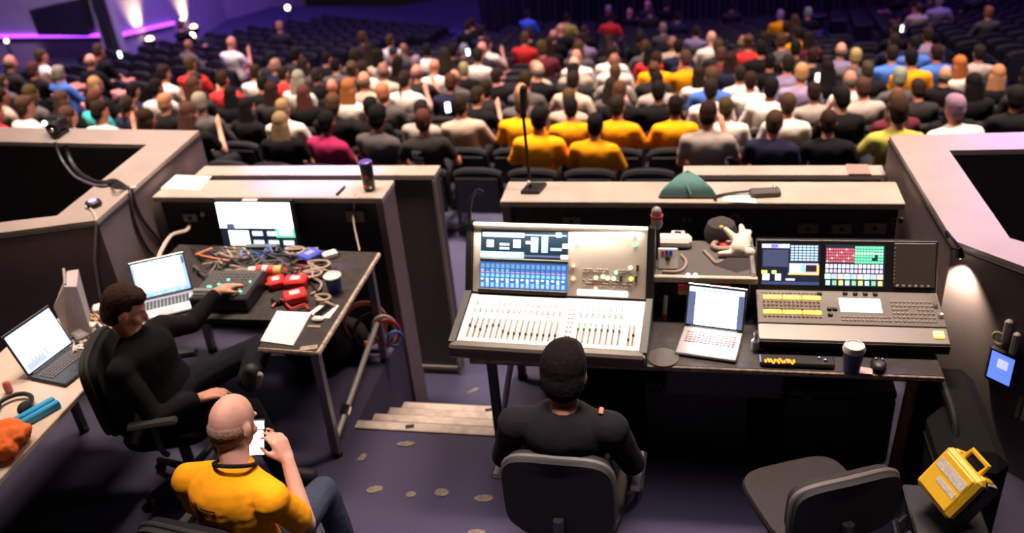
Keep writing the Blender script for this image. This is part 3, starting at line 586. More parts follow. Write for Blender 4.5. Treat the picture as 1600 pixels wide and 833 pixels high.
far = [plane_pt(x, y, LCi, LBi, o_) for x, y, o_ in ((102, 226, .04), (106, 240, .05), (114, 258, .10), (126, 272, .22))]
cable3('camera_cable', far+[at(146, 284, 1.10), at(158, 286, ZP+.02), at(175, 286, ZP+.015)], .018, BCAB, 'thick black cable loop from the clamp camera over the left parapet')
far = [plane_pt(x, y, LCi, LBi, o_) for x, y, o_ in ((86, 222, .03), (92, 240, .04), (102, 258, .09), (118, 276, .22))]
cable3('camera_cable', far+[at(142, 288, 1.10), at(156, 290, ZP+.012), at(168, 290, ZP+.01)], .009, mat('grey_violet_cable', (.12, .10, .16), .5), 'thin grey cable looping beside the black camera cable')
b = new(BCAB)
for k in range(5): b.tube([at(162+3*k, 284+k, 1.13), at(178, 280+3*k, 1.14+.01*k), at(192, 287+2*k, 1.135), at(204, 296-k, 1.13)], .006)
one('cable_tangle', b, 'tangle of black cables on the left parapet cap', 'cable')
b = new(WHITE); p = at(209, 296, 1.125); b.ell(p+Vector((.0, -.0, .012)), (.022, .016, .014)); b.use(BCAB).tube([p, at(198, 291, 1.13)], .006); one('white_plug', b, 'white plug at the edge of the left parapet cap', 'plug')
for k, (pts, lab) in enumerate((([(207, 303), (214, 325), (226, 348), (246, 372), (252, 384)], 'black cable draped down the left booth wall, nearest the counter'), ([(204, 306), (207, 330), (214, 356), (228, 385), (240, 400)], 'black cable draped down the left booth wall, farther from the counter'))): cable3('wall_cable', [at(205-3*k, 297, ZP+.006)]+[plane_pt(x, y, LA, LB, .014) for x, y in pts], .010, mat('dull_cable', (.03, .024, .026), .6), lab, 'cables on the left booth wall')
p = at(147, 322, ZP+.001); r = thing('table_puck', 'round black speaker puck with violet light on the left parapet', 'speaker', p)
b = new(BLACK); b.lathe([(.045, 0), (.05, .01), (.045, .03), (.036, .036)], n=20); b.build('body', r); b = new(glow(.35, .28, .9, 1.4)); b.lathe([(.026, .034), (.024, .04)], n=16); b.build('light_ring', r); b = new(WHITE); b.ell((-.02, -.04, .012), .013); b.build('plug', r)
cable3('puck_cable', [at(141, 326, ZP+.008), at(147, 334, ZP+.008), at(150, 343, ZP+.006)]+[plane_pt(x, y, LN, LA, .012) for x, y in ((150, 352), (149, 375), (148, 405), (152, 435), (157, 466))], .008, WCAB, 'white cable running down the left wall from the round puck')
# left desk
p = at(352, 462, .751); r = thing('video_switcher', 'black video switcher box with green lit keys on the left desk', 'switcher', (-2.545, 3.955, .751), math.radians(2))
b = new(BLACK); b.box((0, 0, .045), (.34, .31, .085), bev=.008); b.build('case', r); b = new(mat('switcher_face', (.06, .06, .06), .5, noise=.2, nscale=60)); b.box((0, .01, .09), (.31, .27, .006), bev=.002); fc = b.build('control_face', r)
kq = am(mat('switcher_key', (.13, .13, .13), .5), .014, .014, .006)
for i in range(9):
    for j in range(5): widget('key', kq, r, Matrix.Translation((0, 0, .09)), -.08+.025*i, -.02+.03*j)
for x, y, s in ((-.09, -.045, .026), (-.045, -.02, .016), (-.01, .03, .016), (.0, -.05, .03), (.115, -.095, .018), (-.02, -.03, .012), (.13, .01, .010)):
    q = new(glow(.1, 1, .5, 2.6)); q.box((x, y, .098), (s, .012, .008), bev=.003); q.build('green_key', r)
b = new(ALU); b.box((-.06, -.085, .098), (.22, .03, .012), bev=.004); b.box((.08, -.075, .099), (.06, .02, .012), bev=.004); b.build('fader_bar', r)
def gadget(name, px, z, size, rz, m, label, cat, lab=None):
    p = at(*px, z); r = thing(name, label, cat, p, rz); b = new(m); b.box((0, 0, size[2]/2), size, bev=min(size)*.18); b.build('housing', r)
    if lab: q = new(lab); q.box((0, 0, size[2]+.001), (size[0]*.42, size[1]*.42, .003), bev=.001); q.build('sticker', r)
    for s in (-1, 1): q = new(BLACKM); q.cyl((s*size[0]*.3, s*(size[1]/2-.005), size[2]*.5), (s*size[0]*.3, s*(size[1]/2+.012), size[2]*.5), .008); q.build('connector', r)
    return r
gadget('converter_box', (433, 447, ), .751, (.10, .10, .05), .5, REDP, 'small red converter box left of the middle of the left desk', 'converter', WHITE)
gadget('converter_box', (464, 447), .751, (.13, .10, .055), .2, REDP, 'red converter box with white sticker nearest the paper cup', 'converter', WHITE)
gadget('converter_box', (463, 470), .751, (.13, .10, .055), .5, REDP, 'red converter box with white sticker nearest the white papers', 'converter', WHITE)
gadget('converter_box', (440, 470), .751, (.10, .06, .03), .9, BLACK, 'black connector box beside the red converters', 'converter')
gadget('drive_case', (486, 406), .751, (.10, .13, .05), -.5, BLUEP, 'blue box amid cables at the back of the left desk', 'box', mat('pale_blue_sticker', (.25, .3, .6), .5))
gadget('power_adapter', (516, 402), .751, (.06, .09, .035), -.9, WHITE, 'white power adapter at the back of the left desk', 'adapter')
gadget('power_strip', (410, 391), .751, (.22, .05, .035), .05, BLACK, 'black power strip close below the multiview monitor', 'power strip')
p = at(412, 424, .79); r = thing('drink_can', 'red and white can lying among cables on the left desk', 'can', p)
for k, (x0, x1, m) in enumerate(((-.09, -.04, WHITE), (-.04, 0, REDP), (0, .03, WHITE), (.03, .07, REDP), (.07, .115, mat('mustard_label', (.6, .38, .12), .5)))): b = new(m); b.cyl((x0, 0, 0), (x1, .004, 0), .036 if k else .026, n=16); b.build('can_band', r)
def cup(name, px, z, rt, rb, hgt, body, lid, label, lidh=.02):
    p = at(*px, z); r = thing(name, label, 'cup', p)
    b = new(body); b.lathe([(rb, 0), (rb+.001, .004), (rt, hgt), (rt-.002, hgt)], n=22); b.build('body', r)
    b = new(lid); b.lathe([(rt+.003, hgt-.004), (rt+.004, hgt+.004), (rt-.003, hgt+lidh), (rt-.008, hgt+lidh), (rt-.01, hgt+lidh-.005)], n=22); b.build('lid', r); return r
cup('paper_cup', (524, 455), .751, .047, .036, .10, mat('navy_cup_paper', (.02, .05, .22), .5), WHITE, 'blue paper cup with white lid on the left desk', .006)
flat('paper_sheet', [(407, 534), (433, 487), (487, 490), (458, 541)], .751, .006, PAPER, 'stack of white papers at the front of the left desk', 'paper')
flat('note_card', [(484, 489), (503, 475), (530, 478), (515, 498), (495, 497)], .7515, .004, PAPER, 'white note card under the black phone on the left desk', 'paper')
b = new(BLACK); q = at(508, 485, .757); b.box((q.x, q.y, q.z+.005), (.05, .13, .010), rz=-.35, bev=.004); b.use(mat('phone_glass', (.01, .01, .012), .1)).box((q.x, q.y, q.z+.0105), (.044, .12, .001), rz=-.35); one('phone', b, 'black phone lying on the white note card', 'phone')
b = new(WHITE); q = at(497, 501, .751); b.ell((q.x, q.y, q.z+.012), (.035, .022, .013)); b.use(BEC).box((q.x, q.y-.06, q.z+.002), (.07, .02, .004)); one('computer_mouse', b, 'small white mouse near the front edge of the left desk', 'mouse')
# cables on the left desk: beige coils and dark runs
for k, (x, y, rr, lab) in enumerate(((462, 396, .05, 'beige cable coil left of the blue box'), (500, 418, .055, 'beige cable coil below the blue box'), (490, 432, .045, 'beige cable coil above the red converters'), (506, 470, .035, 'small beige cable coil by the note card'), (380, 432, .05, 'beige cable coil left of the drink can'))):
    c = at(x, y, .762); b = new(BEC); b.tube([(c.x+rr*(1+.08*i/6)*math.cos(i*1.05), c.y+rr*.8*math.sin(i*1.05), .758+.002*i) for i in range(16)]+[(c.x+rr*2.4, c.y-rr*1.4*(1 if k % 2 else -1), .760)], .009); one('cable_coil', b, lab, 'cable', 'beige cable coils on the left desk')
rnd = random.Random(3)
BEC2 = mat('dark_beige_cable', (.14, .105, .085), .55)
for k in range(34):
    x, y = rnd.uniform(300, 480), rnd.uniform(388, 432); m = [BCAB, BCAB, BCAB, BEC2, BCAB, BCAB, BEC][k % 7]
    if k in (7, 19): m = RCAB
    if k == 12: m = GCAB
    if k == 28: m = OCAB
    pts = []
    for j in range(6): pts.append((x+rnd.uniform(-14, 14)+j*rnd.uniform(2, 16), y+rnd.uniform(-9, 9)+j*rnd.uniform(-3, 4), .757+rnd.random()*.035))
    pts = [(min(max(px, 285), 545), max(py, 386), z) for px, py, z in pts]
    cable('desk_cable', pts, rnd.uniform(.004, .008), m, {RCAB: 'red', GCAB: 'blue', OCAB: 'orange', BEC: 'beige', BEC2: 'brown', BCAB: 'black'}[m]+' cable in the tangle at the back of the left desk', 'tangled cables on the left desk', 5)
for k, (pts, m, lab) in enumerate((([(425, 480, .76), (440, 468, .775), (455, 482, .77), (475, 476, .77), (482, 484, .757)], RCAB, 'red cable looping below the red converters'), ([(385, 438, .76), (402, 436, .77), (418, 445, .78), (430, 446, .78)], OCAB, 'orange cable entering the small red converter box'), ([(345, 424, .76), (380, 421, .765), (430, 424, .77), (470, 420, .77), (505, 412, .76)], BEC, 'long beige cable across the left desk'), ([(480, 432, .765), (500, 440, .77), (500, 452, .765), (486, 460, .76)], BEC, 'beige cable bending beside the paper cup'))): cable('desk_cable', pts, .008, m, lab)
# below the left desk
for k, (x, y, z, m, rr, lab) in enumerate(((572, 505, .28, OCAB, .16, 'orange cable coil hanging under the left desk'), (604, 520, .22, RCAB, .10, 'red cable coil hanging beside the left desk end'), (618, 530, .18, GCAB, .06, 'blue cable coil below the left desk end'), (600, 512, .26, WCAB, .09, 'white cable coil hanging at the left desk end'), (585, 520, .2, BCAB, .15, 'black cable coil hanging under the left desk'))):
    c = at(x, y, z); b = new(m); b.tube([(c.x+rr*.7*math.cos(i*.9), c.y+rr*.5*math.cos(i*.9+.5), c.z+rr*math.sin(i*.9)*(1+.04*i/5)) for i in range(22)], .009); one('cable_coil', b, lab, 'cable', 'cable coils under the left desk')
b = new(BLKFAB); c = at(565, 560, .02); b.ell((c.x-.25, c.y-.05, .17), (.24, .2, .17)); b.ell((c.x-.12, c.y+.06, .13), (.16, .16, .13)); one('duffel_bag', b, 'black duffel bag on the floor under the left desk', 'bag')
# side table
pb = at(112, 512, .751); r = thing('paper_bag', 'crumpled white paper bag leaning on the left booth wall', 'bag', pb, math.radians(-55))
b = new(mat('bag_paper', (.42, .36, .36), .8, noise=.1, nscale=12, bump=.3)); b.add([(-.15, -.02, 0), (.13, -.02, 0), (.15, .10, 0), (-.13, .10, 0), (-.17, .06, .26), (.10, .05, .30), (.12, .11, .29), (-.13, .12, .27), (-.02, -.05, .14)], [(0, 1, 8), (1, 5, 8), (5, 4, 8), (4, 0, 8), (1, 2, 6, 5), (2, 3, 7, 6), (3, 0, 4, 7), (4, 5, 6, 7), (3, 2, 1, 0)]); b.build('sack', r, False)
b = new(TRIMM); b.box((-.02, .055, .29), (.2, .012, .03), rz=.02); b.build('folded_rim', r)
for k in range(16):
    x, y = rnd.uniform(118, 168), rnd.uniform(492, 545); pts = [(x+rnd.uniform(-16, 16), y+rnd.uniform(-12, 12), .758+.03*rnd.random()) for j in range(5)]
    m = [BEC, BCAB, WCAB, BEC][k % 4]; cable('desk_cable', pts, rnd.uniform(.006, .011), m, {BEC: 'beige', BCAB: 'black', WCAB: 'white'}[m]+' cable in the heap on the side table', 'heaped cables on the side table', 5)
for (px, size, m, lab) in (((140, 515), (.09, .05, .04), WHITE, 'white power brick in the cable heap on the side table'), ((155, 490), (.07, .05, .05), WHITE, 'white plug block at the back of the side table'), ((128, 532), (.10, .06, .05), mat('grey_brick', (.2, .18, .17), .5), 'grey power brick behind the black laptop'), ((150, 505), (.04, .03, .03), mat('amber_plug', (.6, .25, .1), .5), 'small amber plug in the cable heap')): gadget('power_brick', px, .76, size, rnd.uniform(0, 3), m, lab, 'power brick')
p = at(60, 650, .752); r = thing('blue_stapler', 'sky blue plastic clip holder on the side table edge', 'holder', p, math.radians(62))
for s in (-1, 1): b = new(SKYBLUE); b.box((0, s*.022, .02), (.2, .032, .04), bev=.006); b.build('rail', r)
b = new(BLACK); b.box((-.07, 0, .02), (.03, .02, .036), bev=.004); b.box((.02, 0, .012), (.16, .014, .02)); b.build('hinge', r)
b = new(ORANGE); c = at(17, 700, .752)
for i in range(9): b.ell((c.x-.06+.05*(i % 3)+rnd.uniform(-.02, .02), c.y-.06+.05*(i//3), .752+.025+.02*(i % 2)), (.07, .06, .05))
cloth_mb = b
r = thing('headphones', 'black headphones lying on the side table beside the orange cloth', 'headphones', at(22, 640, .752))
b = new(BLACK); b.tube([(-.08*math.cos(a), .02, .03+.09*math.sin(a)*.3+.0) if 0 else (-.085*math.cos(a), .09*math.sin(a), .025) for a in np.linspace(0, math.pi, 10)], .012); b.build('headband', r)
for s in (-1, 1): b = new(RUBBER); b.ell((s*.085, -.02, .032), (.028, .042, .03)); b.build('ear_cup', r)
b = new(mat('pink_knob', (.5, .12, .1), .5)); q = at(15, 612, .752); b.lathe([(.012, 0), (.02, .01), (.018, .05), (.01, .06)], (q.x, q.y, q.z), 12); one('glue_stick', b, 'small reddish tube standing at the rear of the side table', 'tube')
b = new(WHITE); q = at(150, 583, .752); b.box((q.x, q.y, q.z+.006), (.03, .11, .012), rz=-.5, bev=.004); b.use(REDP).box((q.x-.02, q.y-.02, q.z+.006), (.02, .02, .012), bev=.003); one('usb_stick', b, 'white and red stick beside the black laptop keyboard', 'stick')
# ---------------- right side
p = at(829, 297, 1.001); r = thing('microphone_stand', 'black desk microphone stand with foam head on the right counter', 'microphone stand', p)
b = new(BLACKM); b.prism([(-.05, -.06), (.06, -.06), (.09, .07), (-.02, .07)], 0, .02); b.build('base', r); b = new(BLACKM); b.cyl((0, 0, .02), (-.015, .03, .46), .009); b.build('pole', r); b = new(RUBBER); b.cap((-.015, .03, .46), (-.005, .045, .62), .018, .022); b.build('foam_head', r); b = new(WHITE); b.ell((-.005, -.012, .055), .012); b.build('knob', r)
p = at(1074, 303, 1.001); r = thing('teal_pouch', 'teal domed pouch with dark bottom on the right counter', 'pouch', p)
b = new(TEAL); n = 18; b.add([((.165-.05*k*k*.3)*math.cos(math.pi*i/(n-1))*[1, .95, .7, .25][k], [-.06, -.055, -.02, .03][k]+.10*math.sin(math.pi*i/(n-1))*[1, .95, .7, .25][k], [.01, .05, .10, .125][k]+.005*math.sin(i)) for k in range(4) for i in range(n)]+[(0, .03, .13)], [(k*n+i, k*n+i+1, (k+1)*n+i+1, (k+1)*n+i) for k in range(3) for i in range(n-1)]+[(3*n+i, 3*n+i+1, 4*n) for i in range(n-1)]+[(k*n+n-1, k*n, (k+1)*n, (k+1)*n+n-1) for k in range(3)]); b.build('shell', r)
b = new(BLACK); b.box((0, -.03, .008), (.31, .07, .016), bev=.005); b.build('bottom', r); b = new(mat('pale_teal', (.2, .36, .33), .8)); b.tube([(.02, -.066, .03), (.0, -.05, .07), (.0, -.01, .115)], .005); b.build('seam', r)
for k, (x, y, m, lab) in enumerate(((1086, 298, WHITE, 'white bead beside the teal pouch'), (1095, 299, mat('copper_bead', (.75, .28, .12), .35), 'copper bead beside the teal pouch'), (1071, 303, REDP, 'red bead under the teal pouch front'))): b = new(m); q = at(x, y, 1.001); b.ell((q.x, q.y-.045, q.z+.012), (.016, .012, .012)); b.use(BLACK).cyl((q.x, q.y-.045, q.z+.022), (q.x, q.y-.045, q.z+.03), .004); one('bead', b, lab, 'bead')
p = at(1195, 305, 1.001); r = thing('wireless_receiver', 'dark handheld receiver with chrome tip on the right counter', 'receiver', p, .12)
b = new(mat('receiver_grey', (.09, .08, .08), .5)); b.box((0, 0, .018), (.17, .07, .035), bev=.008); b.build('housing', r); b = new(BLACK); b.tube([(-.08, .02, .02), (-.2, .02, .012), (-.28, -.01, .010), (-.28, -.05, .008)], .008, smooth=2); b.build('lead', r); b = new(CHROME); b.ell((.06, .03, .03), .014); b.build('tip', r)
flat('white_card', [(1130, 315), (1131, 303), (1178, 303), (1182, 318)], 1.0008, .002, PAPER, 'white card next to the dark receiver on the right counter', 'paper')
b = new(BLACK); q = at(752, 352, 1.16); g = [(-1.10, 3.99, .76), (-1.115, 4.0, 1.0), (-1.115, 4.0, 1.2), (-1.10, 4.02, 1.33), (-1.07, 4.05, 1.38)]; r = thing('gooseneck_lamp', 'thin black gooseneck lamp left of the sound console', 'lamp', g[0]); b = nw(BLACK, r); b.tube(g, .009); b.build('neck', r); b = nw(BLACKM, r); b.cyl(g[-1], (-1.05, 4.06, 1.36), .014, .018); b.build('lamp_head', r); b = nw(BLACKM, r); b.cyl(g[0], (g[0][0], g[0][1], .79), .03); b.build('base', r)
g0 = at(1013, 470, .752); g0 = Vector((-.16, 4.1, .752)); r = thing('gooseneck_microphone', 'talkback microphone with red band standing between the consoles', 'microphone', g0)
b = nw(BLACK, r); b.tube([g0, g0+Vector((0, 0, .3)), g0+Vector((-.005, .0, .40))], .013); b.build('stem', r); b = nw(mat('mic_grey', (.3, .25, .25), .4), r); b.cap(g0+Vector((-.005, 0, .42)), g0+Vector((-.007, 0, .49)), .03, .026); b.build('head', r); b = nw(REDP, r); b.cyl(g0+Vector((-.006, 0, .455)), g0+Vector((-.006, 0, .47)), .032); b.build('band', r); b = nw(BLACKM, r); b.cyl(g0, g0+Vector((0, 0, .02)), .045); b.build('base', r); b = nw(glow(.3, .25, 1, 2), r); b.ell(g0+Vector((-.03, -.01, .40)), .008); b.build('status_lamp', r)
rk = thing('equipment_rack', 'low open equipment rack between the consoles', 'rack', (.075, 4.1, .752))
for x in (-.16, .31):
    for y in (3.93, 4.28): b = nw(BLACKM, rk); b.box((x, y, .86), (.025, .025, .215)); b.build('post', rk, False)
b = nw(mat('rack_grey_shelf', (.10, .09, .09), .5), rk); b.box((.075, 4.105, .962), (.5, .38, .02), bev=.003); b.build('shelf', rk)
b = nw(mat('ivory_rail', (.62, .54, .44), .4), rk); b.box((.075, 3.905, .965), (.51, .025, .035), bev=.004); b.build('front_rail', rk); b = nw(ALU, rk); b.box((.31, 4.1, .985), (.025, .38, .03), bev=.004); b.build('side_rail', rk)
b = nw(BLACK, rk); b.box((.075, 4.12, .83), (.44, .33, .15), bev=.004); b.build('rack_unit', rk)
for x in (-.02, .17):
    b = nw(mat('magenta_label', (.75, .03, .12), .5), rk); b.box((x, 3.888, .928), (.065, .012, .03)); b.build('label_strip', rk, False, 'magenta label'); b = nw(mat('amber_label', (.8, .36, .03), .5), rk); b.box((x, 3.888, .899), (.065, .012, .025)); b.build('label_strip', rk, False, 'amber label')
for (x, c) in ((-.005, (1, .55, .9)), (.03, (.55, 1, .6))): b = nw(glow(*c, 5), rk); b.ell((x, 3.9, .99), .011); b.build('indicator', rk)
p = at(1053, 384, .972); r = thing('white_router', 'white rounded router box on the rack shelf', 'router', p); b = new(WHITE); b.box((0, 0, .03), (.185, .09, .06), bev=.02); b.build('case', r); b = new(REDP); b.box((.02, .03, .062), (.04, .03, .006), bev=.002); b.build('red_button', r); b = new(WHITE); b.box((.02, .03, .06), (.07, .045, .01), bev=.003); b.build('button_plate', r)
p = at(1043, 421, .972); r = thing('card_reader', 'white card device with blue and red logo leaning on the rack', 'card reader', p); T = frame((0, 0, 0), (1, 0, 0), (0, .35, .9)); b = new(WHITE); b.T = T; b.box((0, .055, 0), (.10, .11, .014), bev=.006); b.build('case', r)
for k, (x, m) in enumerate(((-.025, REDP), (-.005, BLUEP), (.015, BLUEP))): b = new(m); b.T = T; b.box((x, .085, .008), (.016, .022, .003)); b.build('logo_mark', r, False)
b = new(mat('dark_lens', (.06, .05, .04), .3)); b.T = T; b.lathe([(.013, .007), (.012, .01)], (0, .055, 0), 14); b.build('lens', r)
p = at(1126, 372, .972); r = thing('baseball_cap', 'dark cap with yellow badge lying on the rack shelf', 'cap', p); b = new(mat('cap_brown', (.05, .042, .042), .9, noise=.2, nscale=80)); b.lathe([(.085, 0), (.088, .04), (.07, .09), (.03, .115), (.004, .12)], n=22); b.build('crown', r); b = new(BLKFAB); b.prism([(.08*math.cos(a), .06+.11*math.sin(a)) for a in np.linspace(0, math.pi, 12)], .02, .03); b.build('brim', r); b = new(mat('yellow_badge', (.7, .6, .1), .5)); b.ell((0, -.055, .09), (.014, .01, .014)); b.build('badge', r)
p = at(1129, 388, .972); r = thing('tape_roll', 'pale tape roll with a red core on the rack shelf', 'tape roll', p); b = new(BEC); b.tube([(.05*math.cos(a), .04*math.sin(a), .018) for a in np.linspace(0, 6.283, 20)], .014, n=8, smooth=0); b.build('ring', r); b = new(REDP); b.ell((.01, 0, .015), (.028, .024, .016)); b.build('core', r)
p = at(1155, 398, .972); r = thing('crumpled_glove', 'crumpled white work glove on the rack shelf', 'glove', p); b = new(mat('white_glove', (.75, .68, .58), .85, bump=.3, nscale=30)); GL = b
for (a, c, r0, r1) in (((0, 0, .035), (.02, .06, .05), .05, .045), ((-.02, .06, .06), (-.07, .09, .10), .022, .014), ((.02, .07, .06), (.01, .12, .10), .022, .016), ((-.03, -.02, .02), (-.10, -.03, .02), .02, .014), ((.03, .05, .05), (.05, .10, .08), .022, .016), ((.02, 0, .03), (.05, -.03, .03), .035, .03)): b.cap(a, c, r0, r1)
glove_root, glove_mb = r, b
b = new(mat('grey_cloth', (.05, .045, .045), .9)); b.add([(-.11, -.02, 0), (.0, -.09, 0), (.12, -.02, 0), (.1, .06, 0), (-.05, .05, 0), (-.04, -.01, .04), (.05, -.0, .035)], [(0, 1, 5), (1, 6, 5), (1, 2, 6), (2, 3, 6), (3, 4, 5, 6), (4, 0, 5), (4, 3, 2, 1, 0)]); b2 = b; o = b.build('cleaning_cloth'); o.location = at(1150, 412, .973); tag(o, 'folded dark cloth below the white glove on the rack', 'cloth')
for k, (pts, m, lab) in enumerate((([(1064, 398, .98), (1072, 408, .98), (1068, 420, .98), (1055, 425, .98), (1035, 424, .98)], BEC, 'beige cable looping behind the white card device'), ([(1100, 392, .98), (1110, 402, .98), (1118, 410, .98), (1130, 408, .98)], BEC, 'beige cable bend in the middle of the rack shelf'), ([(1018, 430, .9), (1013, 446, .85), (1017, 464, .8), (1026, 480, .76), (1030, 500, .756)], BEC, 'beige cable hanging left of the equipment rack'))): cable('rack_cable', pts, .008, m, lab)
b = new(WHITE); q = at(1038, 500, .752); b.cyl((q.x, q.y, .752), (q.x+.005, q.y+.03, .88), .012); b.use(REDP).cyl((q.x, q.y-.002, .753), (q.x+.001, q.y+.006, .785), .0125); one('marker_pen', b, 'white marker with red end standing left of the bright laptop', 'marker')
b = new(mat('green_tag', (.02, .2, .08), .6)); q = at(1046, 485, .752); b.box((q.x, q.y+.02, .80), (.016, .03, .09), rx=.2, bev=.003); one('green_tag', b, 'green tag behind the white marker', 'tag')
b = new(mat('dark_pad', (.09, .07, .065), .7)); q = at(1036, 563, .752); b.lathe([(.075, 0), (.075, .004), (.07, .006)], (q.x, q.y+.02, q.z), 24); one('mouse_pad', b, 'round dark pad left of the bright laptop', 'pad')
p = at(1180, 546, .752); r = thing('glass_bottle', 'small clear bottle between bright laptop and lighting console', 'bottle', p); b = new(mat('bottle_glass', (.5, .48, .5), .15)); b.lathe([(.018, 0), (.02, .005), (.02, .05), (.009, .065), (.009, .085)], n=14); b.build('body', r); b = new(CHROME); b.lathe([(.011, .083), (.011, .1)], n=12); b.build('stopper', r)
cup('coffee_cup', (1330, 580), .752, .046, .034, .12, mat('blue_cup_paper', (.05, .08, .20), .5), WHITE, 'tall takeaway coffee cup with white lid before the lighting console', .024)
p = at(1245, 572, .752); r = thing('cable_tray', 'black tray with orange lettering before the lighting console', 'tray', p); b = new(BLACK); b.box((0, .02, .012), (.33, .07, .024), bev=.005); b.build('body', r); b = new(glow(1, .3, .03, .9))
for i in range(10): b.box((-.14+.014*i, -.006+.006*(i % 2), .026), (.009, .022+.008*(i % 3), .003), rz=.2*(i % 3))
b.build('orange_lettering', r); b = new(CHROME); b.ell((.10, .03, .026), .01); b.ell((.125, .015, .026), .011); b.build('rivet', r)
p = at(1372, 574, .752); r = thing('computer_mouse', 'small black mouse with chrome spots by the coffee cup', 'mouse', p); b = new(BLACK); b.ell((0, 0, .018), (.035, .05, .02)); b.build('shell', r); b = new(CHROME); b.ell((-.012, .01, .037), .008); b.ell((.016, .01, .036), .008); b.build('button', r)
flat('note_card', [(1340, 584), (1342, 574), (1364, 577), (1363, 586)], .752, .004, WOODLT, 'small beige card between coffee cup and black mouse', 'paper')
# right booth wall fittings (wall plane RA -> RN)
wd_ = (Vector((*RN, 0))-Vector((*RA, 0))).normalized(); wn = Vector((wd_.y, -wd_.x, 0)); wn = wn if wn.dot(Vector((0, 0, 0))-Vector((*RA, 0))) > 0 else -wn
def wp(x, y): return onwall(x, y, Vector((*RA, 0)), wn)
def onw(name, label, cat, px): p = wp(*px); r = thing(name, label, cat, p); T = frame((0, 0, 0), wd_, (0, 0, 1)); return r, T if (T.to_3x3() @ Vector((0, 0, 1))).dot(wn) > 0 else frame((0, 0, 0), -wd_, (0, 0, 1))
r, T = onw('touch_panel', 'wall touch panel glowing blue on the right booth wall', 'touch panel', (1569, 572)); b = MB().use(BLACK); b.T = T; b.box((0, 0, .015), (.15, .2, .03), bev=.012); b.build('housing', r); b = MB(); b.T = T; ui(b, -.055, -.075, .055, .078, glow(.10, .18, .75, 1.1), .0305); ui(b, -.02, .0, .03, .05, glow(.45, .45, .75, 1.), .031); b.build('screen', r, False)
for k, (px, lab) in enumerate((((1576, 520), 'white intercom handset on the right wall, upper of two'), ((1588, 540), 'white intercom handset on the right wall, lower of two'))):
    r, T = onw('wall_handset', lab, 'handset', px); b = MB().use(WHITE); b.T = T; b.box((0, .02, .02), (.03, .12, .03), bev=.008); b.build('grip', r); b = MB().use(BEC); b.T = T; b.tube([(-.03+.03*math.cos(a), -.04+.03*math.sin(a), .015) for a in np.linspace(0, 6.283, 14)], .007, smooth=0); b.build('hook', r)
r, T = onw('sticker_sheet', 'lime striped label on the right wall below the touch panel', 'label', (1602, 640)); 
for k in range(3): b = MB().use([mat('lime_sticker', (.45, .55, .12), .6), WHITE, mat('lime_sticker', (.45, .55, .12), .6)][k]); b.T = T; b.box((-.03+.03*k, 0, .003), (.018, .13, .004)); b.build('stripe', r, False)
p = Vector((*RA, ZP)); r = thing('gooseneck_lamp', 'small black gooseneck lamp clipped to the right parapet corner', 'lamp', p+Vector((-.02, .02, 0))); b = nw(BLACK, r); hd = at(1486, 392, 1.14); b.tube([p+Vector((-.02, .03, 0)), p+Vector((-.04, .0, .05)), p+Vector((-.03, -.06, .05)), p+Vector((.0, -.1, .02))], .007); b.build('neck', r); b = nw(BLACKM, r); hd = p+Vector((.0, -.1, .02)); b.cyl(hd, hd+Vector((.01, .0, -.05)), .012, .022); b.build('shade', r); b = nw(glow(1, .85, .65, 10), r); b.ell(hd+Vector((.01, 0, -.05)), .012); b.build('bulb', r)
light('SPOT', 'gooseneck_beam', hd+Vector((.012, 0, -.075)), hd+Vector((.10, .10, -.7)), 26, (1, .84, .62), .01, spot=75, blend=.8)
# equipment case at the lower right
r = thing('road_case', 'tall black padded case on the floor at the lower right', 'case', (1.0, 2.78, 0)); b = new(BLKFAB); b.box((0, 0, .29), (.26, .30, .58), bev=.03); b.build('body', r); b = new(BLACKM); b.box((0, 0, .59), (.27, .31, .02), bev=.008); b.build('lid', r)
b = new(CHROME); b.tube([(-.135, -.06, .56), (-.17, -.06, .5), (-.17, .03, .5), (-.135, .03, .56)], .012, smooth=0); b.build('latch', r)
r = thing('hard_case', 'small yellow hard case with white labels on the black case', 'case', (.975, 2.77, .602)); r.rotation_euler = (math.radians(6), math.radians(34), math.radians(26)); r.location = (.955, 2.76, .640)
b = new(YELLOWP); b.box((-.055, 0, .13), (.05, .20, .20), bev=.014); b.box((-.083, 0, .13), (.012, .165, .165), bev=.005); b.build('lid', r); b = new(BLACK); b.box((.012, 0, .125), (.085, .20, .19), bev=.012); b.build('tray', r)
b = new(mat('case_label', (.62, .56, .48), .6, noise=.2, nscale=90)); b.box((-.0895, .0, .165), (.003, .15, .04)); b.build('label_plate', r, False); b = new(mat('case_label', (.62, .56, .48), .6)); b.box((-.0895, -.02, .115), (.003, .10, .022)); b.build('label_plate', r, False)
b = new(YELLOWP); b.tube([(-.04, -.045, .22), (-.03, -.045, .27), (-.03, .045, .27), (-.04, .045, .22)], .011, smooth=0); b.build('handle', r)
for s in (-1, 1): b = new(YELLOWP); b.box((-.025, s*.072, .225), (.06, .03, .02), bev=.006); b.build('latch', r)
b = new(BEIGE); b.box((.0, -.085, .222), (.05, .02, .008), bev=.002); b.build('tag', r)
r = thing('gear_bag', 'tall black padded bag at the right desk end by the wall', 'bag', (1.19, 3.42, 0)); b = new(BLKFAB); b.box((0, 0, .31), (.27, .70, .62), bev=.06); b.build('body', r); b = new(RUBBER); b.tube([(-.06, -.2, .61), (-.06, -.12, .68), (-.06, .12, .68), (-.06, .2, .61)], .014); b.build('handle', r); b = new(BLACKM); b.tube([(-.137, -.3, .5), (-.137, .3, .5)], .006, smooth=0); b.build('zip', r)
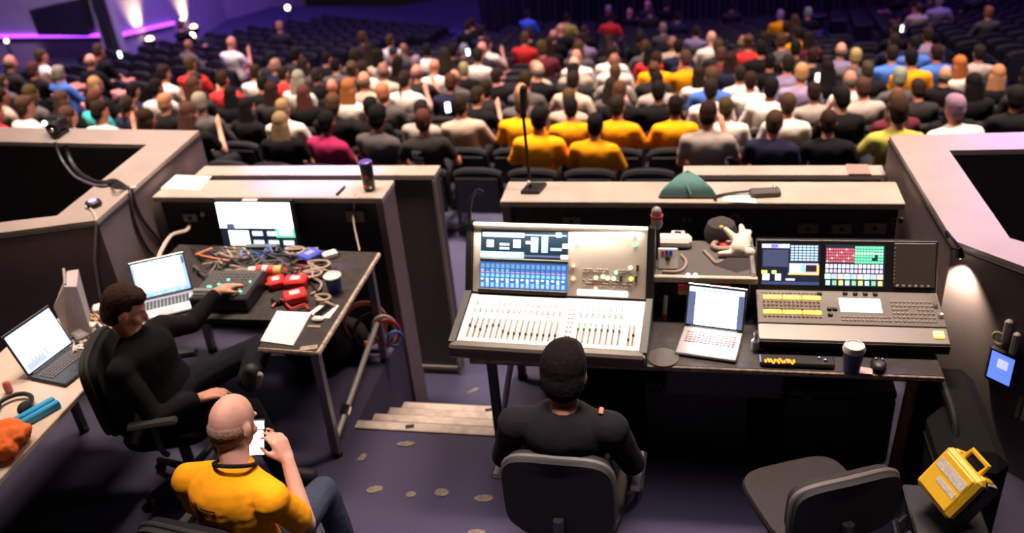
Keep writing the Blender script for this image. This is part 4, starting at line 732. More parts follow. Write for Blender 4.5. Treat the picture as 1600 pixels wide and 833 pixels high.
for k, (x0, lab) in enumerate(((.74, 'added black case darkening the floor under the lighting console'), (.05, 'added black case darkening the floor under the bright laptop'))):  # black boxes added so the floor beneath the desk stays dark
    r = thing('added_dark_case', lab, 'case', (x0, 3.92, 0), 0, 'added black cases under the right desk'); b = new(PANELBLK); b.box((0, 0, .22), (.52, .44, .40), bev=.01); b.build('body', r); b = new(PANELBLK); b.box((0, 0, .445), (.52, .44, .05), bev=.01); b.build('lid', r)
    for s in (-1, 1): b = new(BLACKM); b.box((s*.15, -.225, .42), (.05, .012, .06), bev=.004); b.build('latch', r)
# ---------------- office chairs
def office_chair(label, loc, rz, arms=True, back_h=.45, dark=False):
    r = thing('swivel_chair', label, 'chair', loc, rz, 'black swivel chairs in the booth'); fab = mat('charcoal_chair_fabric', (.030, .025, .022), .9, noise=.25, nscale=200, bump=.15, spec=.3) if not dark else BLKFAB
    b = new(fab); n = 20; prof = [(.43, .90), (.45, .97), (.48, 1.0), (.50, .97), (.505, .85)]
    def sq(k, s): a = 6.28319*k/28; c, d = math.cos(a), math.sin(a); e = .45; return (.235*s*math.copysign(abs(c)**e, c), .225*s*math.copysign(abs(d)**e, d))
    vs = [(*sq(k, s), z-.012*(1-s)) for z, s in prof for k in range(28)]; b.add(vs, [(j*28+k, j*28+(k+1) % 28, (j+1)*28+(k+1) % 28, (j+1)*28+k) for j in range(4) for k in range(28)]+[tuple(range(4*28, 5*28)), tuple(range(27, -1, -1))]); b.build('seat', r)
    def backshell(t0, t1, s, m, nm):
        b = new(m); vs = []
        for t in (t0, t1):
            for k in range(28):
                x, z = sq(k, s); x *= .95; zz = .50+back_h/2+z*back_h/.45+.02; vs.append((x, -.235-.05*(zz-.5)+.25*x*x+t, zz))
        b.add(vs, [(k, (k+1) % 28, 28+(k+1) % 28, 28+k) for k in range(28)]+[tuple(range(27, -1, -1)), tuple(range(28, 56))]); return b.build(nm, r)
    backshell(-.035, .0, 1., RUBBER, 'back_shell'); backshell(.0, .045, .97, fab, 'backrest')
    b = new(mat('worn_rubber_piping', (.11, .095, .085), .6) if not dark else RUBBER); pts = []
    for k in range(29):
        x, z = sq(k, 1.0); x *= .95; zz = .50+back_h/2+z*back_h/.45+.02; pts.append((x, -.235-.05*(zz-.5)+.25*x*x, zz))
    b.tube(pts, .012, smooth=0, n=8); b.build('piping', r)
    b = new(BLACKM); b.tube([(0, .05, .40), (0, -.2, .38), (0, -.30, .46), (0, -.285, .62)], .025); b.build('back_bar', r); b = new(BLACKM); b.cyl((0, 0, .1), (0, 0, .42), .03); b.build('gas_column', r)
    bs = new(BLACK)
    for i in range(5):
        a = i*1.2566+.3; p = (.27*math.cos(a), .27*math.sin(a)); q = new(BLACK); q.cyl((0, 0, .11), (p[0], p[1], .075), .025, .018, 8); l = q.build('base_arm', r); q = new(RUBBER); q.cyl((p[0]-.012, p[1], .03), (p[0]+.012, p[1], .03), .03, n=12); q.build('castor', l)
    if arms:
        for s in (-1, 1): b = new(BLACK); b.tube([(s*.24, .0, .42), (s*.29, .0, .50), (s*.29, .0, .64)], .016); b.box((s*.29, .0, .655), (.06, .24, .03), bev=.012); b.build('armrest', r)
    return r
office_chair('black swivel chair under the man at the sound console', (-.485, 2.86, 0), math.radians(-2), back_h=.40)
office_chair('empty charcoal swivel chair before the lighting console', (.51, 2.93, 0), math.radians(23), arms=False, back_h=.30)
office_chair('black swivel chair under the man in black at the left desk', (-2.60, 3.24, 0), math.radians(-72), dark=True)
office_chair('black swivel chair under the bald man in yellow', (-1.74, 2.31, 0), math.radians(-8), dark=True)
# ================================================================== FIGURES
def remesh(name, mb, voxel, smooth=4, disp=None):
    me = mb.mesh(name+'_raw', smooth=False); o = bpy.data.objects.new(name+'_tmp', me); COL.objects.link(o)
    md = o.modifiers.new('r', 'REMESH'); md.mode = 'VOXEL'; md.voxel_size = voxel; md.use_smooth_shade = True
    if smooth: sm = o.modifiers.new('s', 'SMOOTH'); sm.iterations = smooth; sm.factor = .5
    if disp:
        tx = bpy.data.textures.new(name, 'CLOUDS'); tx.noise_scale = disp[1]; dm = o.modifiers.new('d', 'DISPLACE'); dm.texture = tx; dm.strength = disp[0]; dm.mid_level = .5
    dg = bpy.context.evaluated_depsgraph_get(); out = bpy.data.meshes.new_from_object(o.evaluated_get(dg)); out.name = name
    bpy.data.objects.remove(o); bpy.data.meshes.remove(me)
    out.polygons.foreach_set('use_smooth', [True]*len(out.polygons)); return out
def basis(f, up=(0, 0, 1)):
    f = Vector(f).normalized(); r = f.cross(Vector(up)).normalized(); u = r.cross(f); return r, f, u       # right, forward, up
def head(b, c, f, up=(0, 0, 1), fine=True):
    r, f, u = basis(f, up); R = Matrix((r, f, u)).transposed(); c = Vector(c); L = lambda x, y, z: c+r*x+f*y+u*z
    b.ell(L(0, -.008, .022), (.076, .095, .098), R, 16, 12); b.ell(L(0, .028, -.055), (.058, .066, .066), R, 14, 10); b.ell(L(0, .035, -.10), (.035, .042, .03), R)
    b.cap(L(0, .088, .0), L(0, .103, -.035), .011, .016)                                   # nose
    for s in (-1, 1):
        b.ell(L(s*.078, -.008, -.012), (.012, .022, .034), R); b.ell(L(s*.03, .078, .022), (.022, .016, .010), R); b.ell(L(s*.045, .055, -.03), (.024, .022, .024), R)   # ear, brow, cheek
    b.ell(L(0, .085, -.066), (.026, .012, .007), R); b.ell(L(0, .083, -.08), (.022, .012, .007), R)     # lips
def hand(b, w, d, n, side, curl=.5, spread=1., sc=1.):         # w wrist, d finger direction, n back-of-hand normal, side +1: thumb on the right of d seen from the back
    w = Vector(w); d = Vector(d).normalized(); n = (Vector(n)-d*Vector(n).dot(d)).normalized(); x = d.cross(n)*side
    P = lambda a, c, e: w+(d*a+x*c+n*e)*sc
    b.cap(P(.01, -.018, 0), P(.075, -.028, 0), .016*sc, .014*sc); b.cap(P(.01, .018, 0), P(.08, .026, 0), .017*sc, .014*sc); b.cap(P(.01, 0, 0), P(.085, 0, 0), .017*sc, .014*sc)
    for k, (c, ln) in enumerate(((.030, .068), (.010, .078), (-.011, .072), (-.031, .056))):
        p = P(.085-.006*abs(k-1), c, 0); a = 0
        for j, fr in enumerate((.45, .32, .23)):
            a += curl*(.75 if j == 0 else 1.); q = p+((d*math.cos(a)-n*math.sin(a))+x*.06*(1.5-k)*spread*(j == 0)).normalized()*ln*fr*sc*1.15; b.cap(p, q, (.0095-.0012*j)*sc, (.0088-.0012*j)*sc, 8); p = q
    p = P(.022, .03, -.004); q = P(.058, .058, -.016); t = P(.09, .062, -.026-.012*curl); b.cap(p, q, .013*sc, .0105*sc, 8); b.cap(q, t, .0105*sc, .0085*sc, 8)
def limb(b, a, m, e, r): b.cap(a, m, r[0], r[1]); b.cap(m, e, r[1]*1.0, r[2])
def lerp(a, b, t): return Vector(a)*(1-t)+Vector(b)*t
def figure(J, voxel=.008, fine=True):
    """J: joints in world or local space; returns meshes body, shirt, trousers"""
    body = MB().use(SKIN); head(body, J['head'], J['look'], J.get('hup', (0, 0, 1)))
    hd = Vector(J['head']); r, f, u = basis(J['look'], J.get('hup', (0, 0, 1)))
    body.cap(hd-u*.05-f*.02, J['neck'], .054, .058); S = Vector(J['sR'])-Vector(J['sL']); sx = S.normalized(); ch = (Vector(J['sR'])+Vector(J['sL']))/2; pv = Vector(J['pelvis'])
    upv = (ch-pv).normalized(); fw = upv.cross(sx).normalized(); R = Matrix((sx, fw, upv)).transposed()
    def torso(b, g):
        b.cap(Vector(J['neck'])-upv*.02, ch, .06+g, .075+g)
        for s, k in ((-1, 'sL'), (1, 'sR')): b.cap(Vector(J['neck'])-upv*.055+sx*s*.04, Vector(J[k])-upv*.004, .05+g, .058+g)
        for k in range(13): t = .06+.94*k/12; b.ell(lerp(ch, pv, t), (.150+.02*math.sin(t*9)*.6+.012*t+g, .108+.008*math.cos(t*6)+g, .11+g), R, 18, 10)
    torso(body, 0)
    for s in 'LR':
        limb(body, J['s'+s], J['e'+s], J['w'+s], (.050, .040, .027))
        if fine: hand(body, J['w'+s], J['hd'+s], J['hn'+s], J.get('hs'+s, 1 if s == 'L' else -1), J.get('hc'+s, .5))
        else: w = Vector(J['w'+s]); d = Vector(J['hd'+s]).normalized(); body.cap(w, w+d*.08, .03, .028); body.cap(w+d*.08, w+d*.15, .026, .016); body.cap(w+d*.02+Vector((.03 if s == 'L' else -.03, 0, .01)), w+d*.08+Vector((.04 if s == 'L' else -.04, 0, .015)), .014, .011)
        limb(body, J['h'+s], J['k'+s], J['a'+s], (.075, .052, .036)); a = Vector(J['a'+s]); t = Vector(J['t'+s]); body.cap(a-Vector((0, 0, .03)), t, .036, .03)
    bm_ = remesh('body', body, voxel, 3)
    shirt = MB().use(CLOTH); torso(shirt, .014); fr = J.get('sleeve', .55)
    for s in 'LR':
        if fr <= 1: shirt.cap(J['s'+s], lerp(J['s'+s], J['e'+s], fr), .066, .062)
        else: limb(shirt, J['s'+s], J['e'+s], lerp(J['e'+s], J['w'+s], min(fr-1, .95)), (.064, .054, .042))
    sm_ = remesh('shirt', shirt, voxel*1.2, 8, J.get('wrinkle', (.012, .12)))
    tr = MB().use(TROUS); tr.ell(pv, (.178, .14, .12), R, 16, 10)
    for s in 'LR':
        tr.cap(pv+(Vector(J['h'+s])-pv)*.6, J['h'+s], .095); limb(tr, J['h'+s], J['k'+s], J['a'+s], (.094, .068, .056)); a = Vector(J['a'+s])
    tm_ = remesh('trousers', tr, voxel*1.3, 4, (.012, .1))
    sh_ = []
    for s in 'LR': sh = MB().use(SHOE); a = Vector(J['a'+s]); t = Vector(J['t'+s]); sh.cap(a-Vector((0, 0, .02)), t, .047, .04); sh.cap(a-Vector((0, 0, .045)), t-Vector((0, 0, .015)), .036, .034); sh_.append(remesh('shoe', sh, voxel*1.3, 2))
    return bm_, sm_, tm_, sh_
def hairmesh(c, f, up=(0, 0, 1), kind='short', voxel=.008):
    r, f, u = basis(f, up); R = Matrix((r, f, u)).transposed(); c = Vector(c); L = lambda x, y, z: c+r*x+f*y+u*z; b = MB().use(HAIR)
    if kind == 'short': b.ell(L(0, -.024, .036), (.083, .092, .098), R, 16, 12); b.ell(L(0, -.05, -.01), (.076, .062, .085), R, 16, 12); b.ell(L(0, .02, .075), (.07, .07, .05), R)
    elif kind == 'full': b.ell(L(0, -.024, .042), (.092, .10, .106), R, 16, 12); b.ell(L(0, -.05, -.015), (.086, .068, .09), R, 16, 12); b.ell(L(0, .03, .085), (.072, .066, .05), R)
    elif kind == 'ring': 
        for s in (-1, 1): b.ell(L(s*.05, -.045, -.005), (.04, .066, .056), R)
        b.ell(L(0, -.072, -.012), (.07, .042, .058), R)
    elif kind == 'stubble': b.ell(L(0, -.024, -.008), (.079, .084, .062), R, 18, 12); b.ell(L(0, -.04, -.04), (.062, .055, .05), R, 16, 12)
    elif kind == 'thin': b.ell(L(0, -.03, .022), (.082, .088, .086), R, 16, 12); b.ell(L(0, -.052, -.012), (.076, .06, .084), R, 16, 12)
    elif kind == 'long':
        b.ell(L(0, -.026, .036), (.088, .098, .1), R, 16, 12); b.ell(L(0, -.06, -.04), (.088, .06, .11), R, 16, 12)
        for k in range(7): t = -1+2*k/6; b.cap(L(t*.07, -.055-.03*(1-t*t), -.02), L(t*.095, -.07-.03*(1-t*t), -.25-.03*(k % 2)), .034, .022)
    elif kind == 'bun': b.ell(L(0, -.024, .034), (.084, .094, .098), R, 16, 12); b.ell(L(0, -.05, -.01), (.076, .06, .085), R, 16, 12); b.ell(L(0, -.12, .06), (.038, .034, .038), R)
    elif kind == 'tail':
        b.ell(L(0, -.024, .034), (.084, .094, .098), R, 16, 12); b.ell(L(0, -.05, -.01), (.076, .06, .085), R, 16, 12); b.cap(L(0, -.115, .03), L(.01, -.14, -.2), .03, .015)
    elif kind == 'cap':
        b.ell(L(0, -.012, .045), (.086, .104, .085), R, 16, 12); b.ell(L(0, .09, .045), (.07, .075, .010), R)
    elif kind == 'hood': b.ell(L(0, -.03, .02), (.10, .105, .12), R, 16, 12); b.ell(L(0, -.05, -.09), (.11, .085, .07), R, 16, 12)
    return remesh('hair', b, voxel, 3, (.006, .02) if kind not in ('cap', 'hood', 'stubble') else None)
EYEW, EYED, LIPM = mat('eye_white', (.7, .68, .65), .3), mat('eye_dark', (.03, .02, .015), .2), mat('lip_tone', (.35, .13, .11), .5)
def face_paint(me, J, lips=True):                                # eyes and mouth as material areas of the one body surface
    r, f, u = basis(J['look'], J.get('hup', (0, 0, 1))); c = Vector(J['head'])
    for m in (EYEW, EYED, LIPM): me.materials.append(m)
    for p in me.polygons:
        q = p.center-c; x, y, z = q.dot(r), q.dot(f), q.dot(u)
        if y > .045 and abs(x) < .06 and -.1 < z < .03:
            e = ((abs(x)-.031)/.014)**2+((z-.002)/.007)**2
            if e < .2: p.material_index = 2
            elif e < 1: p.material_index = 1
            elif (x/.026)**2+((z+.073)/.012)**2 < 1: p.material_index = 3
def person(label, J, root, colors, hair, voxel=.007, hairkw='short', shirtname='shirt', group=None):
    root = Vector(root); K = {k: (Vector(v)-root if k in ('head', 'neck', 'pelvis', 'sL', 'sR', 'eL', 'eR', 'wL', 'wR', 'hL', 'hR', 'kL', 'kR', 'aL', 'aR', 'tL', 'tR') else v) for k, v in J.items()}
    bm_, sm_, tm_, sh_ = figure(K, voxel); face_paint(bm_, K)
    o = link('person', bm_); o.location = root; tag(o, label, 'person', group); o.color = (*colors['skin'], 1)
    s = link(shirtname, sm_, o); s.color = (*colors['shirt'], 1); t = link('trousers', tm_, o); [link('shoe', q, o) for q in sh_]
    if colors.get('trousers'): tm_.materials[0] = colors['trousers']
    if hair: hm = link('hair', hairmesh(K['head'], K['look'], K.get('hup', (0, 0, 1)), hairkw, voxel), o); hm.color = (*hair, 1)
    return o, K
# --- man at the sound console, seen from behind, forearms folded on the desk edge
JM = dict(head=(-.468, 2.79, 1.195), look=(.02, .93, -.30), neck=(-.468, 2.725, 1.05), sL=(-.672, 2.725, .985), sR=(-.285, 2.725, .985), eL=(-.75, 2.80, .74), eR=(-.215, 2.80, .74), wL=(-.56, 3.02, .76), wR=(-.38, 3.03, .755),
          hdL=(.85, .45, 0), hdR=(-.85, .45, 0), hnL=(.1, -.2, 1), hnR=(-.1, -.2, 1), hcL=.35, hcR=.35, pelvis=(-.475, 2.82, .60), hL=(-.57, 2.86, .575), hR=(-.38, 2.86, .575), kL=(-.62, 3.26, .54), kR=(-.33, 3.26, .54), aL=(-.62, 3.30, .11), aR=(-.33, 3.30, .11), tL=(-.63, 3.45, .05), tR=(-.32, 3.45, .05), sleeve=1.9)
pm, K = person('man in black sweater seated at the sound console, seen from behind', JM, (-.475, 2.82, 0), dict(skin=(.46, .22, .15), shirt=(.011, .010, .011)), (.009, .006, .006), .007, 'full', 'sweater')
from mathutils.bvhtree import BVHTree
def printed(o, shirt, m, marks, org, right, upv, dirv, name, label):       # thin print that follows the cloth surface; marks: (x, y, w, h)
    me = shirt.data; bv = BVHTree.FromPolygons([v.co for v in me.vertices], [p.vertices[:] for p in me.polygons]); b = MB().use(m)
    org, right, upv, dirv = [Vector(q) for q in (org, right, upv, dirv)]
    for (x, y, w_, h_) in marks:
        nx = max(1, int(w_/.012)); ny = max(1, int(h_/.012)); g = {}
        for i in range(nx+1):
            for j in range(ny+1):
                p = org+right*(x+w_*i/nx)+upv*(y+h_*j/ny); hit = bv.ray_cast(p, dirv)
                if hit[0] is not None: g[(i, j)] = hit[0]-dirv*.0025
        for i in range(nx):
            for j in range(ny):
                q = [g.get(k) for k in ((i, j), (i+1, j), (i+1, j+1), (i, j+1))]
                if all(v is not None for v in q): b.quad(*q)
    if b.f: ob = b.build(name, o, True, label); ob['kind'] = 'stuff'; return ob
def child(o, n): return [c for c in o.children if c.name.split('.')[0] == n][0]
printed(pm, child(pm, 'sweater'), mat('faint_print', (.22, .2, .2), .7), [(-.02, 0, .04, .008)], (-.003, -.6, .955), (1, 0, 0), (0, 0, 1), (0, 1, -.1), 'print', 'small pale print between the shoulders')
b = nw(mat('badge_orange', (.55, .16, .10), .7), pm); b.box((-.325, 2.74, 1.058), (.018, .04, .008), bev=.003, ry=.25); b.build('shoulder_patch', pm, True, 'small orange patch on the right shoulder')
# --- bald man in yellow T-shirt holding a phone
JY = dict(head=(-1.70, 2.42, 1.165), look=(.22, .90, -.33), neck=(-1.685, 2.345, 1.02), sL=(-1.90, 2.335, .945), sR=(-1.525, 2.265, .945), eL=(-1.96, 2.42, .70), eR=(-1.475, 2.37, .71), wL=(-1.80, 2.58, .86), wR=(-1.575, 2.52, .905),
          hdL=(.35, .55, .6), hdR=(-.42, .35, .75), hnL=(-.75, .1, .5), hnR=(.8, -.35, .3), hcL=.55, hcR=.6, pelvis=(-1.72, 2.28, .60), hL=(-1.82, 2.33, .575), hR=(-1.63, 2.31, .575), kL=(-1.86, 2.72, .54), kR=(-1.56, 2.70, .56), aL=(-1.88, 2.74, .11), aR=(-1.52, 2.74, .11), tL=(-1.90, 2.89, .05), tR=(-1.49, 2.88, .05), sleeve=.72, wrinkle=(.016, .13))
py, K = person('bald man in yellow printed T-shirt looking at his phone', JY, (-1.72, 2.28, 0), dict(skin=(.56, .30, .21), shirt=(.82, .32, .006), trousers=mat('dark_denim', (.025, .032, .06), .9, noise=.2, nscale=70)), (.27, .155, .105), .007, 'stubble', 'tshirt')
ph = at(402, 684, .965); r = thing('phone', 'white-screened phone held up by the bald man in yellow', 'phone', ph); T = frame((0, 0, 0), (1, .15, 0), (-.1, .55, .83)); b = MB().use(BLACK); b.T = T; b.box((0, 0, 0), (.072, .15, .009), bev=.004); b.build('case', r); b = MB(); b.T = T; ui(b, -.033, -.07, .033, .07, glow(.02, .02, .03, .4), .0048); ui(b, -.032, .035, .032, .068, glow(.75, 1, .95, 2.6), .0052); ui(b, -.032, -.068, .028, .028, glow(.95, 1, 1, 3.4), .0052); ui(b, -.032, .022, .026, .032, glow(.4, .42, .8, 1.2), .0054); b.build('screen', r, False)
DARKP = mat('shirt_print', (.04, .015, .004), .9)
printed(py, child(py, 'tshirt'), DARKP, [(-.15, .02, .018, .014), (-.115, .018, .07, .008), (-.15, -.015, .045, .012), (-.145, -.03, .04, .008), (-.15, -.062, .024, .022), (-.12, -.06, .075, .008), (-.15, -.09, .05, .012), (-.15, -.12, .02, .018), (-.12, -.115, .07, .008)], (-.02, -.6, .925), (1, -.16, 0), (0, 0, 1), (.16, 1, 0), 'print', 'faded dark lettering on the left of the back')
# lanyard around the neck
b = nw(BLKFAB, py); nk = Vector(JY['neck'])+Vector((0, 0, .0)); b.tube([nk+Vector((.075*math.cos(a), .07*math.sin(a)-.005, .008-.05*math.sin(a)+.01)) for a in np.linspace(0, 6.283, 20)], .009, smooth=0); b.build('lanyard', py)
# --- man in black reaching to the video switcher
JB = dict(head=(-2.69, 3.265, 1.11), look=(.74, .50, -.42), neck=(-2.675, 3.25, .965), sL=(-2.64, 3.42, .90), sR=(-2.66, 3.06, .885), eL=(-2.60, 3.60, .80), eR=(-2.53, 3.02, .64), wL=(-2.52, 3.80, .885), wR=(-2.36, 3.17, .66),
          hdL=(.35, .85, -.10), hdR=(.8, .5, 0), hnL=(0, .1, 1), hnR=(-.2, -.2, 1), hcL=.22, hcR=.5, pelvis=(-2.60, 3.25, .60), hL=(-2.55, 3.35, .585), hR=(-2.55, 3.16, .575), kL=(-2.24, 3.62, .66), kR=(-2.16, 3.24, .55), aL=(-2.20, 3.36, .64), aR=(-2.10, 3.28, .11), tL=(-2.13, 3.30, .74), tR=(-1.96, 3.31, .05), sleeve=1.85)
pb_, K = person('man in black jacket at the left desk, reaching to the switcher', JB, (-2.60, 3.25, 0), dict(skin=(.55, .27, .19), shirt=(.007, .0065, .007)), (.035, .018, .012), .007, 'short', 'jacket')
b = nw(mat('shoe_sole', (.30, .24, .19), .7), pb_); b.cap((-2.165, 3.37, .60), (-2.09, 3.30, .715), .022, .018); b.build('shoe_sole', pb_, True, 'pale worn shoe sole')
b = new(CLOTH)
# soft goods that need a fused surface
cl = remesh('orange_cloth', cloth_mb, .008, 6, (.03, .05)); o = link('orange_cloth', cl); recentre(o); tag(o, 'crumpled orange cloth at the near end of the side table', 'cloth'); o.location.z = .752
gl = remesh('glove', glove_mb, .008, 3); link('glove_shell', gl, glove_root)
b = new(TRIMM); b.tube([(.05+.03*math.cos(a), -.03+.012*math.sin(a), .03+.03*math.sin(a)) for a in np.linspace(0, 6.283, 14)], .005, smooth=0); b.build('cuff', glove_root)
# ================================================================== AUDIENCE
def seatpos(r, a): return Vector((C0.x+r*math.sin(a), C0.y-r*math.cos(a), rowz(r)))
FABS = mat('hall_seat_fabric', (.007, .0065, .010), .75, noise=.3, nscale=80, spec=.3); SHELL = mat('hall_seat_shell', (.008, .008, .010), .4); ARM = mat('hall_seat_arm', (.018, .016, .022), .3)
def seat_parts():
    out = []
    b = new(FABS); n = 10; vs = []                                    # padded back with a rounded crown
    for k in range(n+1):
        t = -1+2*k/n; x = .245*t; top = .85-.05*abs(t)**3; y = .02*t*t
        vs += [(x, -.15+y, .40), (x, -.235+y+.02, .40), (x, -.30+y, top-.03), (x, -.285+y, top), (x, -.235+y, top), (x, -.215+y, top-.03)]
    b.add(vs, [(k*6+j, (k+1)*6+j, (k+1)*6+(j+1) % 6, k*6+(j+1) % 6) for k in range(n) for j in range(6)]+[tuple(range(5, -1, -1)), tuple(n*6+j for j in range(6))]); out.append(('backrest', b.mesh('backrest')))
    b = new(SHELL); b.box((0, -.285, .56), (.44, .02, .42), bev=.009, rx=.13); out.append(('back_shell', b.mesh('back_shell')))
    b = new(FABS); b.box((0, .05, .41), (.47, .44, .09), bev=.03); out.append(('cushion', b.mesh('cushion')))
    b = new(ARM); b.box((-.265, -.02, .60), (.05, .34, .035), bev=.012); b.box((-.265, -.03, .36), (.035, .28, .46), bev=.006); out.append(('armrest', b.mesh('armrest')))
    b = new(ARM); b.box((-.265, -.03, .08), (.05, .30, .16), bev=.006); out.append(('pedestal', b.mesh('pedestal')))
    return out
SEATP = seat_parts()
# --- which places exist
def left_limit(r): return math.radians(np.interp(r, [24, 32, 36, 42], [-27.7, -22.6, -20.5, -18.3]))
places = []
for i in range(21):
    r = R0-PITCHR*i; blocks = [(math.radians(-11.4), math.radians(7.2))]
    if i <= 18: blocks.append((left_limit(r), math.radians(-13.4 if r > 26 else -15.2)))
    blocks.append((math.radians(9.4), math.radians(26)))
    if i < 2: blocks = [(math.radians(-20), math.radians(14))]
    k = 0
    for (a0, a1) in sorted(blocks):
        n = max(0, int((a1-a0)*r/.56))
        for j in range(n):
            a = a0+(j+.5+(.5 if i % 2 else 0))*.56/r+(-.15/r if i == 0 else 0); p = seatpos(r, a); px, py, dd = project(p+Vector((0, 0, .85)))
            if -45 < px < 1645 and py > -35: places.append(dict(row=i, a=a, r=r, p=p, px=px, py=py, d=dd, hp=project(p+Vector((-.03*math.sin(-a), 0, 1.2)))))
# --- who sits where: (x, y) of the head as seen, top colour, hair colour + style
TOPS = dict(W=((.66, .60, .55), 'white'), G=((.30, .255, .23), 'light grey'), g=((.08, .07, .07), 'grey'), D=((.022, .019, .02), 'dark grey'), K=((.006, .0055, .0065), 'black'), N=((.012, .014, .035), 'navy'), Y=((.85, .32, .004), 'yellow'), R=((.55, .03, .03), 'red'), B=((.06, .15, .48), 'blue'), T=((.04, .36, .36), 'teal'), M=((.35, .02, .09), 'magenta'), O=((.40, .36, .07), 'olive green'), P=((.22, .17, .28), 'lavender'), b=((.42, .33, .26), 'beige'), m=((.10, .015, .025), 'maroon'))
HAIRC = dict(k=((.006, .0045, .0045), 'black-haired'), d=((.018, .010, .007), 'dark-haired'), n=((.055, .027, .015), 'brown-haired'), l=((.27, .165, .08), 'blond'), y=((.20, .175, .16), 'grey-haired'), r=((.26, .08, .03), 'ginger'), x=((.12, .08, .06), 'bald'), c=((.02, .02, .025), 'capped'), h=((.03, .03, .035), 'hooded'))
WHO = """838,205,Y,ks,0 947,188,Y,ks,0 880,178,Y,ks,1 968,175,Y,ds,1 1030,181,Y,ks,1 800,190,Y,ns,1 1071,181,G,ds,0 1145,222,N,ns,0 1260,228,K,ds,0 1181,197,W,ns,1 1266,190,W,ns,1 1362,192,O,ds,0 1340,180,K,ks 1127,155,W,ds 851,152,g,xX 1195,170,W,ks 1307,132,W,xX 1384,142,G,ns 962,110,G,ns 892,88,W,xx 1118,68,W,xx 1161,66,m,xX
975,88,W,ds 1002,104,Y,ds 1071,105,Y,ns 1225,20,Y,ys 1247,55,Y,ds 1257,70,m,dL 1440,92,Y,ks 1443,72,B,ks 1385,78,B,ds 1418,20,b,ns 1462,15,P,ys 1519,107,W,rL 1545,105,K,lL 1535,35,g,rs 1380,35,K,ds 1470,40,P,ds 1490,62,B,ds 831,27,B,ds 895,33,O,ds 957,30,R,ds 862,52,K,xx
1030,122,G,ks 1106,135,B,ns 1140,112,W,ds 936,117,W,xx 868,112,b,ls 840,115,K,xX 545,192,M,ks,0 622,203,g,kf,0  703,180,D,ns,0 487,172,K,ns 410,192,K,lL 455,150,W,ls 560,160,W,rL 600,165,K,ks 740,180,b,ds 450,126,W,yL 518,138,K,xx 608,128,b,xX 645,72,g,xx 615,70,W,ns 690,108,W,xx 585,113,W,ds
460,108,R,ds 740,84,W,ds 780,80,W,ds 370,75,W,xx 285,82,g,xx 278,108,R,ns 255,105,W,ds 265,128,W,ks 92,128,B,yf 160,150,T,ns 5,165,R,ns 360,122,R,ds 143,80,K,ns 257,183,K,ls 287,185,K,nL 318,166,g,yf 120,140,K,lL 10,120,g,ns 62,120,K,nf 68,150,K,nL 62,178,W,ns 700,112,g,xX 725,118,K,ls 655,180,G,ds 790,168,K,ds 926,158,K,ns 1050,150,K,ks 1440,190,m,nL 1475,190,W,ys 1560,160,K,kf 1505,160,K,kL 1420,140,D,ds 1455,150,K,xX 1580,190,K,ns 1265,120,P,ls 1250,125,G,ds 1345,118,K,ns 1372,118,g,yf 1500,100,G,ds 1275,165,K,kL 1230,95,P,ds 1300,85,P,xX 730,45,K,ds 820,60,K,ds 905,68,P,ds 1060,65,b,xX 1090,45,P,ds 1290,130,K,ds 1515,95,K,kL"""
asg = {}
def nearest(x, y, used, row=None):
    best = None
    for k, q in enumerate(places):
        if k in used or (row is not None and q['row'] != row): continue
        d = (q['hp'][0]-x)**2+((q['hp'][1]-y)*1.3)**2
        if best is None or d < best[0]: best = (d, k)
    return best[1]
for t in WHO.split():
    x, y, top, hr_, *rw = t.split(','); k = nearest(float(x), float(y), asg, int(rw[0]) if rw else None); asg[k] = (top, hr_)
rg = random.Random(11); fixed = set(asg)
for k, q in enumerate(places):
    if k in asg: continue
    x, y = q['hp'][0], q['hp'][1]
    if y > 205: pr = .35 if x < 700 else .0
    elif y > 100: pr = .93
    elif y > 72: pr = .68 if x > 700 else (.66 if y > 76 and x > 340 else .12)
    elif y > 40: pr = .2 if x > 760 else (.3 if y > 62 and x > 400 else .05)
    else: pr = .07 if x > 800 else .0
    if x < 330 and y < 100: pr = .22 if y > 85 else .05
    if q['row'] == 0: pr = 0 if x > 700 else .5
    if rg.random() < pr:
        far_violet = x > 1250 or x < 400
        top = rg.choice('KKKKKKKDDDDDggggGWWNNNbmR' if y > 60 else 'KKKKDDgNNP'); hr_ = rg.choice(['ks', 'ks', 'ks', 'ds', 'ds', 'ds', 'ds', 'ns', 'ns', 'ns', 'df', 'kf', 'xX', 'xx', 'nL', 'dL', 'kL', 'ls', 'ys', 'nB', 'dT', 'cC', 'nf'])
        asg[k] = (top, hr_)
